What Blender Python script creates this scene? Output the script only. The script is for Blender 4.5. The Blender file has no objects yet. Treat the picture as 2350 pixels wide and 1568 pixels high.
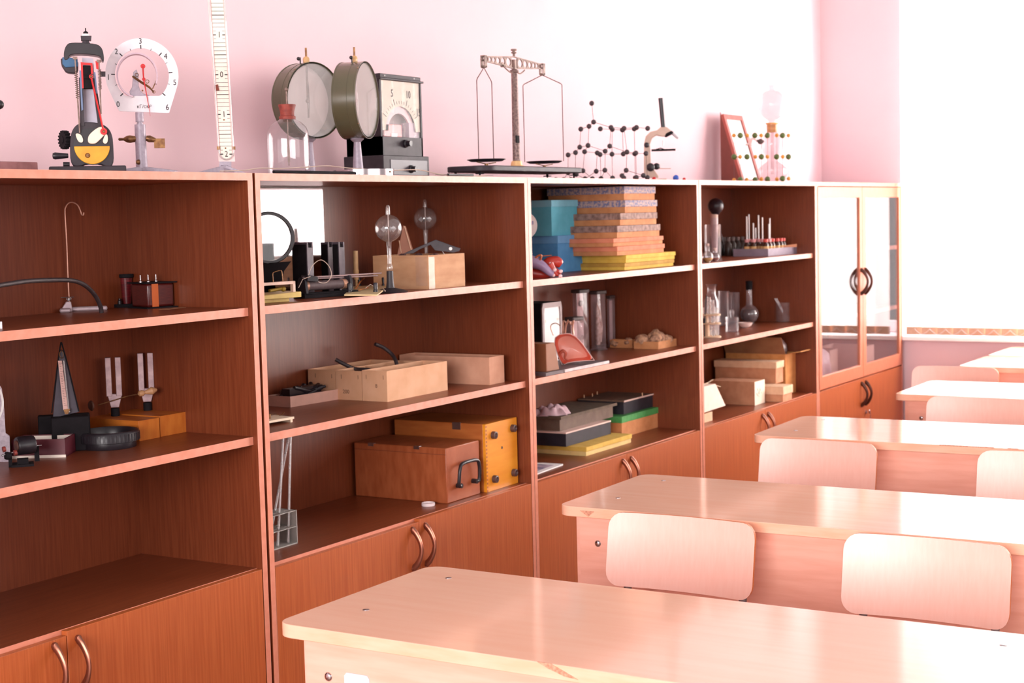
import bpy, bmesh, math, random
from mathutils import Vector, Matrix
random.seed(7)
SC = bpy.context.scene
COL = SC.collection
# ---------------------------------------------------------------- camera
IW, IH = 2350.0, 1568.0
FPX = 3524.2395
YAW, PIT, ROL = 0.54763616, 0.08172385, -0.02534826
CAM = Vector((-2.84801, -2.44760, 1.47))
_d = Vector((math.cos(YAW)*math.cos(PIT), math.sin(YAW)*math.cos(PIT), -math.sin(PIT)))
_r0 = _d.cross(Vector((0, 0, 1))).normalized()
_u0 = _r0.cross(_d)
_r = math.cos(ROL)*_r0 + math.sin(ROL)*_u0
_u = -math.sin(ROL)*_r0 + math.cos(ROL)*_u0
cd = bpy.data.cameras.new('camera'); cam = bpy.data.objects.new('camera', cd); COL.objects.link(cam)
mw = Matrix.Identity(4)
for i in range(3):
    mw[i][0] = _r[i]; mw[i][1] = _u[i]; mw[i][2] = -_d[i]; mw[i][3] = CAM[i]
cam.matrix_world = mw
cd.sensor_fit = 'HORIZONTAL'; cd.sensor_width = 36.0; cd.lens = FPX*36.0/IW
cd.clip_start = 0.05; cd.clip_end = 100
cd.dof.use_dof = True; cd.dof.focus_distance = 3.35; cd.dof.aperture_fstop = 8.0
SC.camera = cam
# ---------------------------------------------------------------- light
SC.view_settings.view_transform = 'Standard'
try: SC.view_settings.look = 'None'
except Exception: pass
SC.view_settings.exposure = 0.36
SC.view_settings.gamma = 1.0
SC.view_settings.use_curve_mapping = False
w = bpy.data.worlds.new('world'); SC.world = w; w.use_nodes = True
bg = w.node_tree.nodes['Background']
bg.inputs[0].default_value = (1.0, 0.90, 0.905, 1); bg.inputs[1].default_value = 0.52
def area(name, loc, size, size_y, energy, color, direction):
    ld = bpy.data.lights.new(name, 'AREA'); ld.shape = 'RECTANGLE'; ld.size = size; ld.size_y = size_y
    ld.energy = energy; ld.color = color
    o = bpy.data.objects.new(name, ld); COL.objects.link(o); o.location = loc
    o.rotation_euler = Vector(direction).to_track_quat('-Z', 'Y').to_euler()
    return o
# daylight behind the blinds of the far window
area('window_daylight', (5.72, -2.88, 1.85), 4.6, 2.5, 860, (1.0, 0.965, 0.95), (-1, 0, 0))
# daylight from the side windows of the room, to the right of and behind the camera
area('side_window_daylight', (-1.2, -6.2, 2.0), 5.5, 1.7, 80, (1.0, 0.93, 0.92), (0, 1, -0.12))

# daylight from the far end of the classroom, behind the camera
area('rear_window_daylight', (-6.3, -2.0, 1.9), 4.0, 1.7, 330, (1.0, 0.94, 0.935), (1, 0.1, -0.15))
# ---------------------------------------------------------------- pixel helpers
def ray(u, v):
    return _d + _r*((u-IW/2)/FPX) - _u*((v-IH/2)/FPX)
def at(u, v, x=None, y=None, z=None):
    r = ray(u, v)
    a, val = (0, x) if x is not None else (1, y) if y is not None else (2, z)
    return CAM + r*((val-CAM[a])/r[a])

# ---------------------------------------------------------------- materials
def srgb(c):
    return tuple(((x/255.0)/12.92 if x/255.0 <= 0.04045 else ((x/255.0+0.055)/1.055)**2.4) for x in c)
MATS = {}
def mat(name, c, rough=0.5, metal=0.0, c2=None, scale=30.0, stretch=(1, 1, 1), bump=0.0, spec=0.5, detail=4.0, coat=0.0, trans=None, ramp=(0.35, 0.65)):
    if name in MATS: return MATS[name]
    m = bpy.data.materials.new(name); m.use_nodes = True; nt = m.node_tree; N = nt.nodes; L = nt.links
    b = N['Principled BSDF']
    lin = srgb(c)
    c2l = srgb(c2) if c2 else tuple(x*0.9 for x in lin)
    tc = N.new('ShaderNodeTexCoord'); mp = N.new('ShaderNodeMapping'); mp.inputs['Scale'].default_value = stretch
    nz = N.new('ShaderNodeTexNoise'); nz.inputs['Scale'].default_value = scale; nz.inputs['Detail'].default_value = detail
    rp = N.new('ShaderNodeValToRGB'); rp.color_ramp.elements[0].position = ramp[0]; rp.color_ramp.elements[1].position = ramp[1]
    rp.color_ramp.elements[0].color = (*c2l, 1); rp.color_ramp.elements[1].color = (*lin, 1)
    L.new(tc.outputs['Object'], mp.inputs[0]); L.new(mp.outputs[0], nz.inputs[0]); L.new(nz.outputs[0], rp.inputs[0])
    L.new(rp.outputs[0], b.inputs['Base Color'])
    b.inputs['Roughness'].default_value = rough; b.inputs['Metallic'].default_value = metal
    b.inputs['Specular IOR Level'].default_value = spec
    b.inputs['Coat Weight'].default_value = coat
    b.inputs['Coat Roughness'].default_value = 0.08
    if bump > 0:
        bp = N.new('ShaderNodeBump'); bp.inputs['Strength'].default_value = bump; bp.inputs['Distance'].default_value = 0.002
        L.new(nz.outputs[0], bp.inputs['Height']); L.new(bp.outputs[0], b.inputs['Normal'])
    MATS[name] = m
    return m
def glassy(name, tint=(1, 1, 1), gloss=0.06, edge=0.55, rough=0.02, haze=0.0, power=2.5, hazecol=(0.9, 0.9, 0.9), scale=40):
    """Thin clear glass: see-through, with a bright reflecting rim; slight procedural dust."""
    if name in MATS: return MATS[name]
    m = bpy.data.materials.new(name); m.use_nodes = True; nt = m.node_tree; N = nt.nodes; L = nt.links
    for n in list(N):
        if n.type != 'OUTPUT_MATERIAL': N.remove(n)
    out = [n for n in N if n.type == 'OUTPUT_MATERIAL'][0]
    tr = N.new('ShaderNodeBsdfTransparent'); tr.inputs[0].default_value = (*tint, 1)
    gl = N.new('ShaderNodeBsdfGlossy'); gl.inputs['Roughness'].default_value = rough
    lw = N.new('ShaderNodeLayerWeight'); lw.inputs[0].default_value = 0.5
    pw = N.new('ShaderNodeMath'); pw.operation = 'POWER'; pw.inputs[1].default_value = power
    ma = N.new('ShaderNodeMath'); ma.operation = 'MULTIPLY_ADD'; ma.inputs[1].default_value = edge; ma.inputs[2].default_value = gloss
    mx = N.new('ShaderNodeMixShader')
    L.new(lw.outputs['Facing'], pw.inputs[0]); L.new(pw.outputs[0], ma.inputs[0]); L.new(ma.outputs[0], mx.inputs[0])
    L.new(tr.outputs[0], mx.inputs[1]); L.new(gl.outputs[0], mx.inputs[2])
    df = N.new('ShaderNodeBsdfDiffuse'); df.inputs[0].default_value = (*hazecol, 1)
    nz = N.new('ShaderNodeTexNoise'); nz.inputs['Scale'].default_value = scale
    tc = N.new('ShaderNodeTexCoord'); L.new(tc.outputs['Object'], nz.inputs[0])
    mh = N.new('ShaderNodeMath'); mh.operation = 'MULTIPLY'; mh.inputs[1].default_value = haze*2; L.new(nz.outputs[0], mh.inputs[0])
    m2 = N.new('ShaderNodeMixShader'); L.new(mh.outputs[0], m2.inputs[0]); L.new(mx.outputs[0], m2.inputs[1]); L.new(df.outputs[0], m2.inputs[2])
    L.new(m2.outputs[0], out.inputs[0])
    MATS[name] = m
    return m
def translucent(name, c, t=0.55):
    if name in MATS: return MATS[name]
    m = bpy.data.materials.new(name); m.use_nodes = True; nt = m.node_tree; N = nt.nodes; L = nt.links
    for n in list(N):
        if n.type != 'OUTPUT_MATERIAL': N.remove(n)
    out = [n for n in N if n.type == 'OUTPUT_MATERIAL'][0]
    a = N.new('ShaderNodeBsdfDiffuse'); b = N.new('ShaderNodeBsdfTranslucent'); mx = N.new('ShaderNodeMixShader')
    mx.inputs[0].default_value = t
    nz = N.new('ShaderNodeTexNoise'); nz.inputs['Scale'].default_value = 60; tc = N.new('ShaderNodeTexCoord'); mp = N.new('ShaderNodeMapping'); mp.inputs['Scale'].default_value = (4, 4, .6)
    L.new(tc.outputs['Object'], mp.inputs[0]); L.new(mp.outputs[0], nz.inputs[0])
    rp = N.new('ShaderNodeValToRGB'); l = srgb(c); rp.color_ramp.elements[0].color = (*[x*0.94 for x in l], 1); rp.color_ramp.elements[1].color = (*l, 1)
    L.new(nz.outputs[0], rp.inputs[0])
    for s in (a, b): L.new(rp.outputs[0], s.inputs[0])
    L.new(a.outputs[0], mx.inputs[1]); L.new(b.outputs[0], mx.inputs[2]); L.new(mx.outputs[0], out.inputs[0])
    MATS[name] = m
    return m

WALL = mat('pink_paint', (240, 206, 211), .85, c2=(237, 202, 208), scale=3)
WHITE = mat('white_paint', (244, 240, 242), .45, c2=(238, 232, 236), scale=8)
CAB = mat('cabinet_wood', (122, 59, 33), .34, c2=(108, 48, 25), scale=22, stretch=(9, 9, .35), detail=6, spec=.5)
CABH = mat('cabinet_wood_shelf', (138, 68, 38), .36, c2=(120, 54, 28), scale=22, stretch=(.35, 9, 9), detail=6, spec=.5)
EDGE = mat('cabinet_edge_band', (222, 146, 122), .36, c2=(214, 136, 110), scale=40, stretch=(1, 3, 1), spec=.42)
DOORM = mat('cabinet_door_wood', (188, 99, 50), .42, c2=(170, 82, 36), scale=20, stretch=(8, 8, .25), detail=6, spec=.5)
FRAMEM = mat('glass_door_frame_wood', (214, 128, 96), .34, c2=(204, 116, 84), scale=30, stretch=(4, 4, .5), spec=.42)
DESK = mat('desk_laminate', (250, 200, 174), .10, c2=(248, 194, 167), scale=9, stretch=(5, .5, 5), detail=5, spec=.55)
DESKE = mat('desk_edge_beech', (246, 192, 164), .4, c2=(240, 180, 148), scale=18, stretch=(4, .6, 4))
DESKP = mat('desk_panel_beech', (244, 184, 164), .5, c2=(236, 170, 148), scale=12, stretch=(4, .5, 5))
CHIP = mat('chipped_chipboard', (222, 164, 136), .9, c2=(190, 124, 100), scale=200)
CHAIRW = mat('chair_plywood', (250, 201, 186), .30, c2=(248, 196, 180), scale=26, stretch=(5, 5, .4), detail=5, spec=.5)
CHAIRE = mat('chair_plywood_edge', (214, 124, 72), .5, c2=(196, 104, 56), scale=60, stretch=(9, 9, 9))
HANDLE = mat('bronze_handle_metal', (150, 96, 78), .3, metal=.85)
HANDLED = mat('dark_handle_metal', (84, 48, 38), .3, metal=.7)
STEEL = mat('brushed_steel', (190, 184, 186), .3, metal=1.0)
CHROME = mat('polished_chrome', (190, 180, 182), .18, metal=1.0)
BLACK = mat('black_plastic', (38, 32, 38), .35, c2=(30, 25, 30))
BLACKM = mat('black_matt', (30, 25, 29), .8, c2=(22, 18, 21), spec=.2)
RUBBER = mat('black_rubber', (58, 44, 46), .55, c2=(46, 34, 36), scale=80)
GREYC = mat('grey_cast_metal', (172, 160, 172), .5, metal=.25, c2=(158, 146, 158), scale=120, bump=.15)
GREYD = mat('dark_grey_enamel', (62, 54, 60), .5, c2=(52, 45, 50), spec=.3)
OLIVE = mat('olive_enamel', (88, 84, 62), .25, c2=(82, 78, 58), scale=12, coat=.4)
BRASS = mat('aged_brass', (150, 110, 70), .4, metal=.7, c2=(110, 74, 52), scale=90)
DULLM = mat('dull_bare_metal', (150, 128, 118), .55, metal=.35, c2=(110, 90, 82), scale=70)
DARKROD = mat('dark_bronze_rod', (98, 76, 72), .4, metal=.6)
PAPER = mat('white_paper', (246, 240, 238), .8)
CREAM = mat('cream_face', (250, 236, 222), .6)
INK = mat('black_ink', (40, 32, 38), .7)
REDP = mat('red_enamel', (214, 42, 44), .3, c2=(204, 36, 38))
ORANGEP = mat('orange_yellow_enamel', (236, 168, 36), .35, c2=(226, 150, 26))
BLUEP = mat('blue_enamel', (44, 92, 132), .4, c2=(36, 78, 116))
CARD = mat('brown_cardboard', (206, 158, 120), .8, c2=(192, 142, 104), scale=14, stretch=(1, 1, 3))
CARDL = mat('light_cardboard', (226, 176, 140), .8, c2=(214, 162, 124), scale=14)
CARDD = mat('dark_cardboard', (160, 112, 78), .85, c2=(144, 96, 66), scale=14)
GLASS = glassy('clear_glass', (.985, .98, .985), gloss=.05, edge=.5)
GLASSH = glassy('hazy_glass', (.97, .96, .97), gloss=.07, edge=.55, haze=.10, hazecol=(.95, .88, .9))
PANE = glassy('cabinet_pane_glass', (.92, .90, .92), gloss=.17, edge=.30, rough=.0, power=1.5)

# ---------------------------------------------------------------- mesh toolkit
class M:
    def __init__(s): s.bm = bmesh.new(); s.mi = 0; s.mats = None
    def _face(s, vs, mi=None):
        try:
            f = s.bm.faces.new(vs); f.material_index = s.mi if mi is None else mi
            return f
        except ValueError: return None
    def box(s, a, b, X=None, front=None, tops=None):
        x0, y0, z0 = [min(a[i], b[i]) for i in range(3)]; x1, y1, z1 = [max(a[i], b[i]) for i in range(3)]
        P = [Vector(p) for p in ((x0, y0, z0), (x1, y0, z0), (x1, y1, z0), (x0, y1, z0), (x0, y0, z1), (x1, y0, z1), (x1, y1, z1), (x0, y1, z1))]
        if X is not None: P = [X @ p for p in P]
        v = [s.bm.verts.new(p) for p in P]
        F = ((3, 2, 1, 0), (4, 5, 6, 7), (0, 1, 5, 4), (1, 2, 6, 5), (2, 3, 7, 6), (3, 0, 4, 7))
        for k, f in enumerate(F):
            mi = None
            if front is not None and k == 2: mi = front
            if tops is not None and k == 1: mi = tops
            s._face([v[i] for i in f], mi)
        return s
    def hexa(s, P):
        v = [s.bm.verts.new(Vector(p)) for p in P]
        for f in ((3, 2, 1, 0), (4, 5, 6, 7), (0, 1, 5, 4), (1, 2, 6, 5), (2, 3, 7, 6), (3, 0, 4, 7)): s._face([v[i] for i in f])
        return s
    def loft(s, rings, closed=True, caps=True):
        vs = [[s.bm.verts.new(Vector(p)) for p in r] for r in rings]
        n = len(vs[0])
        for a, b in zip(vs[:-1], vs[1:]):
            for i in range(n if closed else n-1):
                j = (i+1) % n
                s._face([a[i], a[j], b[j], b[i]])
        if caps and closed:
            s._face(list(reversed(vs[0]))); s._face(vs[-1])
        return s
    def _frame(s, d):
        d = d.normalized()
        h = Vector((0, 0, 1)) if abs(d.z) < .9 else Vector((1, 0, 0))
        a = d.cross(h).normalized(); b = a.cross(d).normalized()
        return a, b
    def cyl(s, p0, p1, r0, r1=None, n=16, caps=True):
        p0, p1 = Vector(p0), Vector(p1); r1 = r0 if r1 is None else r1
        a, b = s._frame(p1-p0)
        R = []
        for p, r in ((p0, r0), (p1, r1)):
            R.append([p + a*(r*math.cos(2*math.pi*i/n)) - b*(r*math.sin(2*math.pi*i/n)) for i in range(n)])
        return s.loft(R, True, caps)
    def tube(s, pts, r, n=8, closed=False, caps=True, flat=1.0, sm=True):
        pts = [Vector(p) for p in pts]; N = len(pts)
        rs = list(r) if isinstance(r, (list, tuple)) else [r]*N
        if sm and not closed and 4 <= N <= 14:          # round the bends
            P2, R2 = [], []
            for i in range(N-1):
                a, b, c, d = pts[max(i-1, 0)], pts[i], pts[i+1], pts[min(i+2, N-1)]
                for k in range(5):
                    t = k/5; P2.append(.5*((2*b)+(c-a)*t+(2*a-5*b+4*c-d)*t*t+(-a+3*b-3*c+d)*t**3)); R2.append(rs[i]*(1-t)+rs[i+1]*t)
            P2.append(pts[-1]); R2.append(rs[-1]); pts, rs, N = P2, R2, len(P2)
        T = []
        for i in range(N):
            if closed: t = pts[(i+1) % N]-pts[i-1]
            else: t = pts[min(i+1, N-1)]-pts[max(i-1, 0)]
            T.append(t.normalized())
        a, b = s._frame(T[0]); R = []
        for i in range(N):
            a = (a - T[i]*a.dot(T[i])).normalized(); b = T[i].cross(a)
            R.append([pts[i] + a*(rs[i]*math.cos(2*math.pi*k/n)) + b*(rs[i]*flat*math.sin(2*math.pi*k/n)) for k in range(n)])
        if closed: R.append(R[0])
        if closed:
            vs = [[s.bm.verts.new(p) for p in q] for q in R[:-1]]
            for i in range(N):
                A, B = vs[i], vs[(i+1) % N]
                for k in range(n): s._face([A[k], A[(k+1) % n], B[(k+1) % n], B[k]])
            return s
        return s.loft(R, True, caps)
    def lathe(s, prof, o=(0, 0, 0), n=24, axis=(0, 0, 1), caps=True, close=False):
        o = Vector(o); ax = Vector(axis).normalized(); a, b = s._frame(ax)
        R = []
        for r, z in prof:
            r = max(r, 1e-5)
            R.append([o + ax*z + a*(r*math.cos(2*math.pi*i/n)) - b*(r*math.sin(2*math.pi*i/n)) for i in range(n)])
        return s.loft(R, True, caps)
    def sph(s, c, r, n=14, sc=(1, 1, 1)):
        m = max(6, n//2); R = []; c = Vector(c)
        for i in range(1, m):
            t = math.pi*i/m
            R.append([c + Vector((r*sc[0]*math.sin(t)*math.cos(2*math.pi*k/n), r*sc[1]*math.sin(t)*math.sin(2*math.pi*k/n), -r*sc[2]*math.cos(t))) for k in range(n)])
        vs = [[s.bm.verts.new(p) for p in q] for q in R]
        for A, B in zip(vs[:-1], vs[1:]):
            for k in range(n): s._face([A[k], A[(k+1) % n], B[(k+1) % n], B[k]])
        lo = s.bm.verts.new(c-Vector((0, 0, r*sc[2]))); hi = s.bm.verts.new(c+Vector((0, 0, r*sc[2])))
        for k in range(n):
            s._face([lo, vs[0][(k+1) % n], vs[0][k]]); s._face([hi, vs[-1][k], vs[-1][(k+1) % n]])
        return s
    def prism(s, poly, y0, y1, pl='xz'):
        def P(a, b, t): return {'xz': (a, t, b), 'xy': (a, b, t), 'yz': (t, a, b)}[pl]
        return s.loft([[P(a, b, y0) for a, b in poly], [P(a, b, y1) for a, b in poly]], True, True)
    def ringprism(s, outer, inner, y0, y1, pl='xz'):
        def P(a, b, t): return Vector({'xz': (a, t, b), 'xy': (a, b, t), 'yz': (t, a, b)}[pl])
        n = len(outer); V = [[s.bm.verts.new(P(a, b, t)) for a, b in q] for q, t in ((outer, y0), (outer, y1), (inner, y1), (inner, y0))]
        for q in range(4):
            A, B = V[q], V[(q+1) % 4]
            for i in range(n): s._face([A[i], A[(i+1) % n], B[(i+1) % n], B[i]])
        return s
    def text(s, txt, size, X):
        """flat lettering, turned into mesh; X maps the letter plane (x right, y up) into place"""
        cu = bpy.data.curves.new('lettering', 'FONT'); cu.body = txt; cu.size = size; cu.align_x = 'CENTER'; cu.align_y = 'CENTER'
        cu.extrude = size*0.01; cu.resolution_u = 3
        o = bpy.data.objects.new('lettering', cu); COL.objects.link(o)
        me = bpy.data.meshes.new_from_object(o.evaluated_get(bpy.context.evaluated_depsgraph_get()))
        vs = [s.bm.verts.new(X @ v.co) for v in me.vertices]
        for p in me.polygons: s._face([vs[i] for i in p.vertices])
        bpy.data.objects.remove(o); bpy.data.curves.remove(cu); bpy.data.meshes.remove(me)
        return s
    def build(s, name, m, parent=None, bevel=0, seg=2, ang=42, sub=0, solid=0):
        bmesh.ops.recalc_face_normals(s.bm, faces=s.bm.faces)
        me = bpy.data.meshes.new(name); s.bm.to_mesh(me); s.bm.free()
        for mm in (m if isinstance(m, (list, tuple)) else [m]): me.materials.append(mm)
        o = bpy.data.objects.new(name, me); COL.objects.link(o)
        if parent is not None: o.parent = parent
        me.shade_smooth(); me.set_sharp_from_angle(angle=math.radians(ang))
        if solid:
            md = o.modifiers.new('solid', 'SOLIDIFY'); md.thickness = solid; md.offset = 0
        if bevel > 0:
            md = o.modifiers.new('bevel', 'BEVEL'); md.width = bevel; md.segments = seg; md.limit_method = 'ANGLE'; md.angle_limit = math.radians(40)
        if sub:
            md = o.modifiers.new('sub', 'SUBSURF'); md.levels = sub; md.render_levels = sub
        return o

def empty(name, loc=(0, 0, 0), rz=0.0):
    o = bpy.data.objects.new(name, None); COL.objects.link(o); o.location = loc; o.rotation_euler = (0, 0, rz)
    o.empty_display_size = .05
    return o
def tag(o, label, cat, group=None):
    o['label'] = label; o['category'] = cat
    if group: o['group'] = group
    return o
def struct(o): o['kind'] = 'structure'; return o
def copy_tree(o, parent=None):
    c = o.copy(); COL.objects.link(c)
    if parent is not None: c.parent = parent
    for ch in [x for x in list(bpy.data.objects) if x.parent == o]: copy_tree(ch, c)
    return c

class TH:
    """a thing: an Empty at its base; local x to the right, y away, z up. p/q/g give local points from photo pixels on a chosen local plane."""
    def __init__(s, name, label, cat, o, rot=None, group=None):
        o = Vector(o)
        if rot is None:
            h = CAM-o; rot = math.atan2(h.y, h.x)+math.pi/2
        s.o = empty(name, o, rot); s.O = o
        tag(s.o, label, cat, group)
        s.ex = Vector((math.cos(rot), math.sin(rot), 0)); s.ey = Vector((-math.sin(rot), math.cos(rot), 0))
        s.S = FPX/((o-CAM).dot(_d))
    def _i(s, u, v, n, off):
        r = ray(u, v); t = ((s.O+n*off)-CAM).dot(n)/r.dot(n); w = CAM+r*t-s.O
        return Vector((w.dot(s.ex), w.dot(s.ey), w.z))
    def p(s, u, v, dy=0.0): return s._i(u, v, s.ey, dy)
    def q(s, u, v, dx=0.0): return s._i(u, v, s.ex, dx)
    def g(s, u, v, dz=0.0): return s._i(u, v, Vector((0, 0, 1)), dz)
    def pp(s, L, dy=0.0):
        return [s.p(u, v, dy) for u, v in L]
    def poly(s, L, dy=0.0): return [(w.x, w.z) for w in s.pp(L, dy)]
    def part(s, name, m, mt, parent=None, **k): return m.build(name, mt, parent or s.o, **k)
H = 1.5878; Z1 = 1.2655; Z2 = 0.9525; ZD = 0.6286; DEP = 0.405; T = 0.018; UW = 1.28
def onb(u, v, z): return at(u, v, z=z)
def ont(u, y, v=395): p = at(u, v, y=y); return Vector((p.x, y, H))
# ================================================================ the setting
YB = 0.452; XF = 5.17
m = M(); m.box((-6.5, YB, 0), (XF+.3, YB+.2, 3.1)); struct(m.build('wall_back', WALL))
YW0, YW1, ZW0, ZW1 = 0.018, -5.1, 0.76, 2.75
m = M(); m.box((XF, YW0, 0), (XF+.3, YB, 3.1)); m.box((XF, YW1, 0), (XF+.3, YW0, ZW0)); m.box((XF, YW1, ZW1), (XF+.3, YW0, 3.1)); m.box((XF, -6.5, 0), (XF+.3, YW1, 3.1))
struct(m.build('wall_window_side', WALL))
FLOOR = mat('floor_boards', (178, 136, 118), .4, c2=(160, 118, 100), scale=6, stretch=(.5, 8, 1))
m = M(); m.box((-6.5, -6.5, -.1), (XF+.3, YB+.2, 0)); struct(m.build('floor', FLOOR))
m = M(); m.box((5.12, YW1, ZW0+.001), (XF+.22, YW0-.001, ZW0+.024)); struct(m.build('trim_1', WHITE, bevel=.003))
m = M(); m.box((-6.5, YB-.014, 0), (XF, YB, .07)); struct(m.build('baseboard_back', WHITE))
# window: frame with mullions and panes, set in the depth of the wall
wn = empty('window_1', (XF+.2, 0, ZW0)); wn['kind'] = 'structure'
m = M(); z0, z1 = .026, ZW1-ZW0
for y in (YW0-.03, -1.25, -2.55, -3.85, YW1+.03): m.box((0, y-.03, z0), (.06, y+.03, z1))
m.box((0, YW1, z0), (.06, YW0, z0+.06)); m.box((0, YW1, z1-.06), (.06, YW0, z1)); m.box((0, YW1, 1.35), (.06, YW0, 1.40))
m.build('window_frame', WHITE, wn)
WP = glassy('window_pane_glass', (.97, .98, .98), gloss=.04, edge=.2, rough=0)
for a, b in ((-1.25, YW0-.03), (-2.55, -1.25), (-3.85, -2.55), (YW1+.03, -3.85)):
    m = M(); m.box((.025, a+.03, z0+.06), (.031, b-.03, z1-.06)); m.build('window_pane', WP, wn)
# vertical blinds
VB = empty('vertical_blind', (5.085, 0, 0.80)); tag(VB, 'white vertical slat blinds with beaded chain covering the bright window', 'blinds')
BL = translucent('blind_fabric', (255, 250, 247), .62)
BLW = mat('blind_weight_pocket', (238, 190, 160), .6, c2=(230, 180, 150), scale=40)
BLC = mat('blind_chain_plastic', (250, 240, 238), .4)
m = M(); m.box((-.03, YW1-.1, 1.98), (.02, -.02, 2.03)); m.build('head_rail', WHITE, VB)
pitch = .0815; ns = int(5.1/pitch); proto = None
chp = []
for i in range(ns):
    y = -.035-.0445-i*pitch
    if proto is None:
        m = M()
        pr = [(-.0445+.089*k/6, .004*math.sin(math.pi*k/6)) for k in range(7)]
        m.loft([[(-x, a, z) for a, x in pr] for z in (.036, 1.98)], closed=False, caps=False)
        proto = m.build('slat', BL, VB); proto.rotation_euler.z = math.radians(9)
        m = M(); m.loft([[(-x-.002, a, z) for a, x in pr] + [(-x+.002, a, z) for a, x in reversed(pr)] for z in (-.003, .038)])
        wgt = m.build('slat_weight', BLW, proto)
        s_ = proto
    else:
        s_ = proto.copy(); COL.objects.link(s_); s_.parent = VB
        w2 = wgt.copy(); COL.objects.link(w2); w2.parent = s_
    s_.location = (0, y, 0)
for i in range(ns-1):
    y = -.035-.0445-i*pitch
    m = M(); m.tube([(-.012, y-pitch*t, .028-.026*math.sin(math.pi*t)) for t in [k/10 for k in range(11)]], .0016, n=6)
    m.build('chain_loop', BLC, VB)

# ================================================================ cabinets
def handle(parent, x, zc, L, mt, out=.030):
    m = M(); pts = []
    for k in range(13):
        t = k/12; pts.append((x, -.001-out*math.sin(math.pi*t)**.8, zc-L/2+L*t))
    m.tube(pts, [.0065-.0022*math.sin(math.pi*k/12) for k in range(13)], n=10, flat=1.5)
    m.cyl((x, .001, zc-L/2), (x, -.006, zc-L/2), .0075, n=10); m.cyl((x, .001, zc+L/2), (x, -.006, zc+L/2), .0075, n=10)
    return m.build('door_handle', mt, parent)
def cabinet(x0, x1, label, glass=False, lean=0.0, dz=(0, 0), top=H):
    c = empty('bookcase_cabinet', (x0, 0, 0)); w = x1-x0
    tag(c, label, 'cabinet', None)
    two = [CAB, EDGE]; twoh = [CABH, EDGE]
    m = M(); m.box((0, 0, 0), (T, DEP+.012, top), front=1); a = m.build('side_panel', two, c)
    m = M(); m.box((w-T, 0, 0), (w, DEP+.012, top), front=1); m.build('side_panel', two, c)
    m = M(); m.box((T, 0, top-T), (w-T, DEP+.012, top), front=1); m.build('top_panel', twoh, c)
    m = M(); m.box((T, DEP, .06), (w-T, DEP+.01, top-T)); m.build('back_panel', CAB, c)
    m = M(); m.box((T, .019, ZD-T), (w-T, DEP, ZD), front=1); m.build('counter_shelf', twoh, c)
    m = M(); m.box((T, .02, .06), (w-T, DEP, .06+T), front=1); m.build('bottom_panel', twoh, c)
    m = M(); m.box((T, .03, 0), (w-T, .045, .06), front=1); m.build('plinth', twoh, c)
    for z in (Z1, Z2):
        m = M(); m.box((T+.001, .013, z-T-.002), (w-T-.001, DEP-.002, z), front=1); s_ = m.build('shelf', twoh, c)
    mid = w/2
    for k, (a, b) in enumerate(((T+.002, mid-.0012), (mid+.0012, w-T-.002))):
        m = M(); m.box((a, 0, .062), (b, .0175, ZD-.001-dz[k])); d = m.build('door', [DOORM], c, bevel=.0009, seg=1)
        hx = (mid-.036) if k == 0 else (mid+.028)
        handle(d, hx, ZD-.078, .112, HANDLED if glass else HANDLE)
    if glass:
        for k, (a, b) in enumerate(((T*.4, mid-.001), (mid+.001, w-T*.4))):
            z0, z1 = ZD+.004, top-T-.003; f = .052; fb = .062
            m = M(); y0, y1 = -.0, .0175
            m.ringprism([(a, z0), (b, z0), (b, z1), (a, z1)], [(a+f, z0+fb), (b-f*.75, z0+fb), (b-f*.75, z1-f), (a+f, z1-f)], y0, y1)
            d = m.build('glass_door', [FRAMEM], c, bevel=.003)
            m = M(); m.box((a+f-.004, .008, z0+fb-.004), (b-f*.75+.004, .012, z1-f+.004)); m.build('glass_pane', PANE, d)
            hx = (mid-.03) if k == 0 else (mid+.03)
            handle(d, hx, 1.105, .12, HANDLED, .034)
        m = M(); m.cyl((w/2+.03, 0, .455), (w/2+.03, -.006, .455), .009, n=14); m.box((w/2+.027, -.026, .435), (w/2+.033, -.024, .452)); m.sph((w/2+.03, -.02, .458), .011, n=10, sc=(1, .25, 1)); m.box((w/2+.0285, -.024, .424), (w/2+.038, -.022, .44))
        m.build('door_key', CHROME, c)
    return c
cabinet(-1.293, -.009, 'tall wooden bookcase at left with black hose and coils, lower counter level empty', dz=(.009, 0))
cabinet(0, 1.28, 'wooden bookcase holding radiometers, open cardboard boxes and two wooden carrying cases', dz=(.007, 0))
cabinet(1.282, 2.562, 'wooden bookcase holding blue boxes, a tall box stack and specimen jars', dz=(.002, .002))
cabinet(2.566, 3.846, 'wooden bookcase holding laboratory glassware and dropper bottles', dz=(0, .002))
cabinet(3.848, 5.128, 'wooden cabinet with two glass upper doors, last in the row by the window', glass=True)
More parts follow.
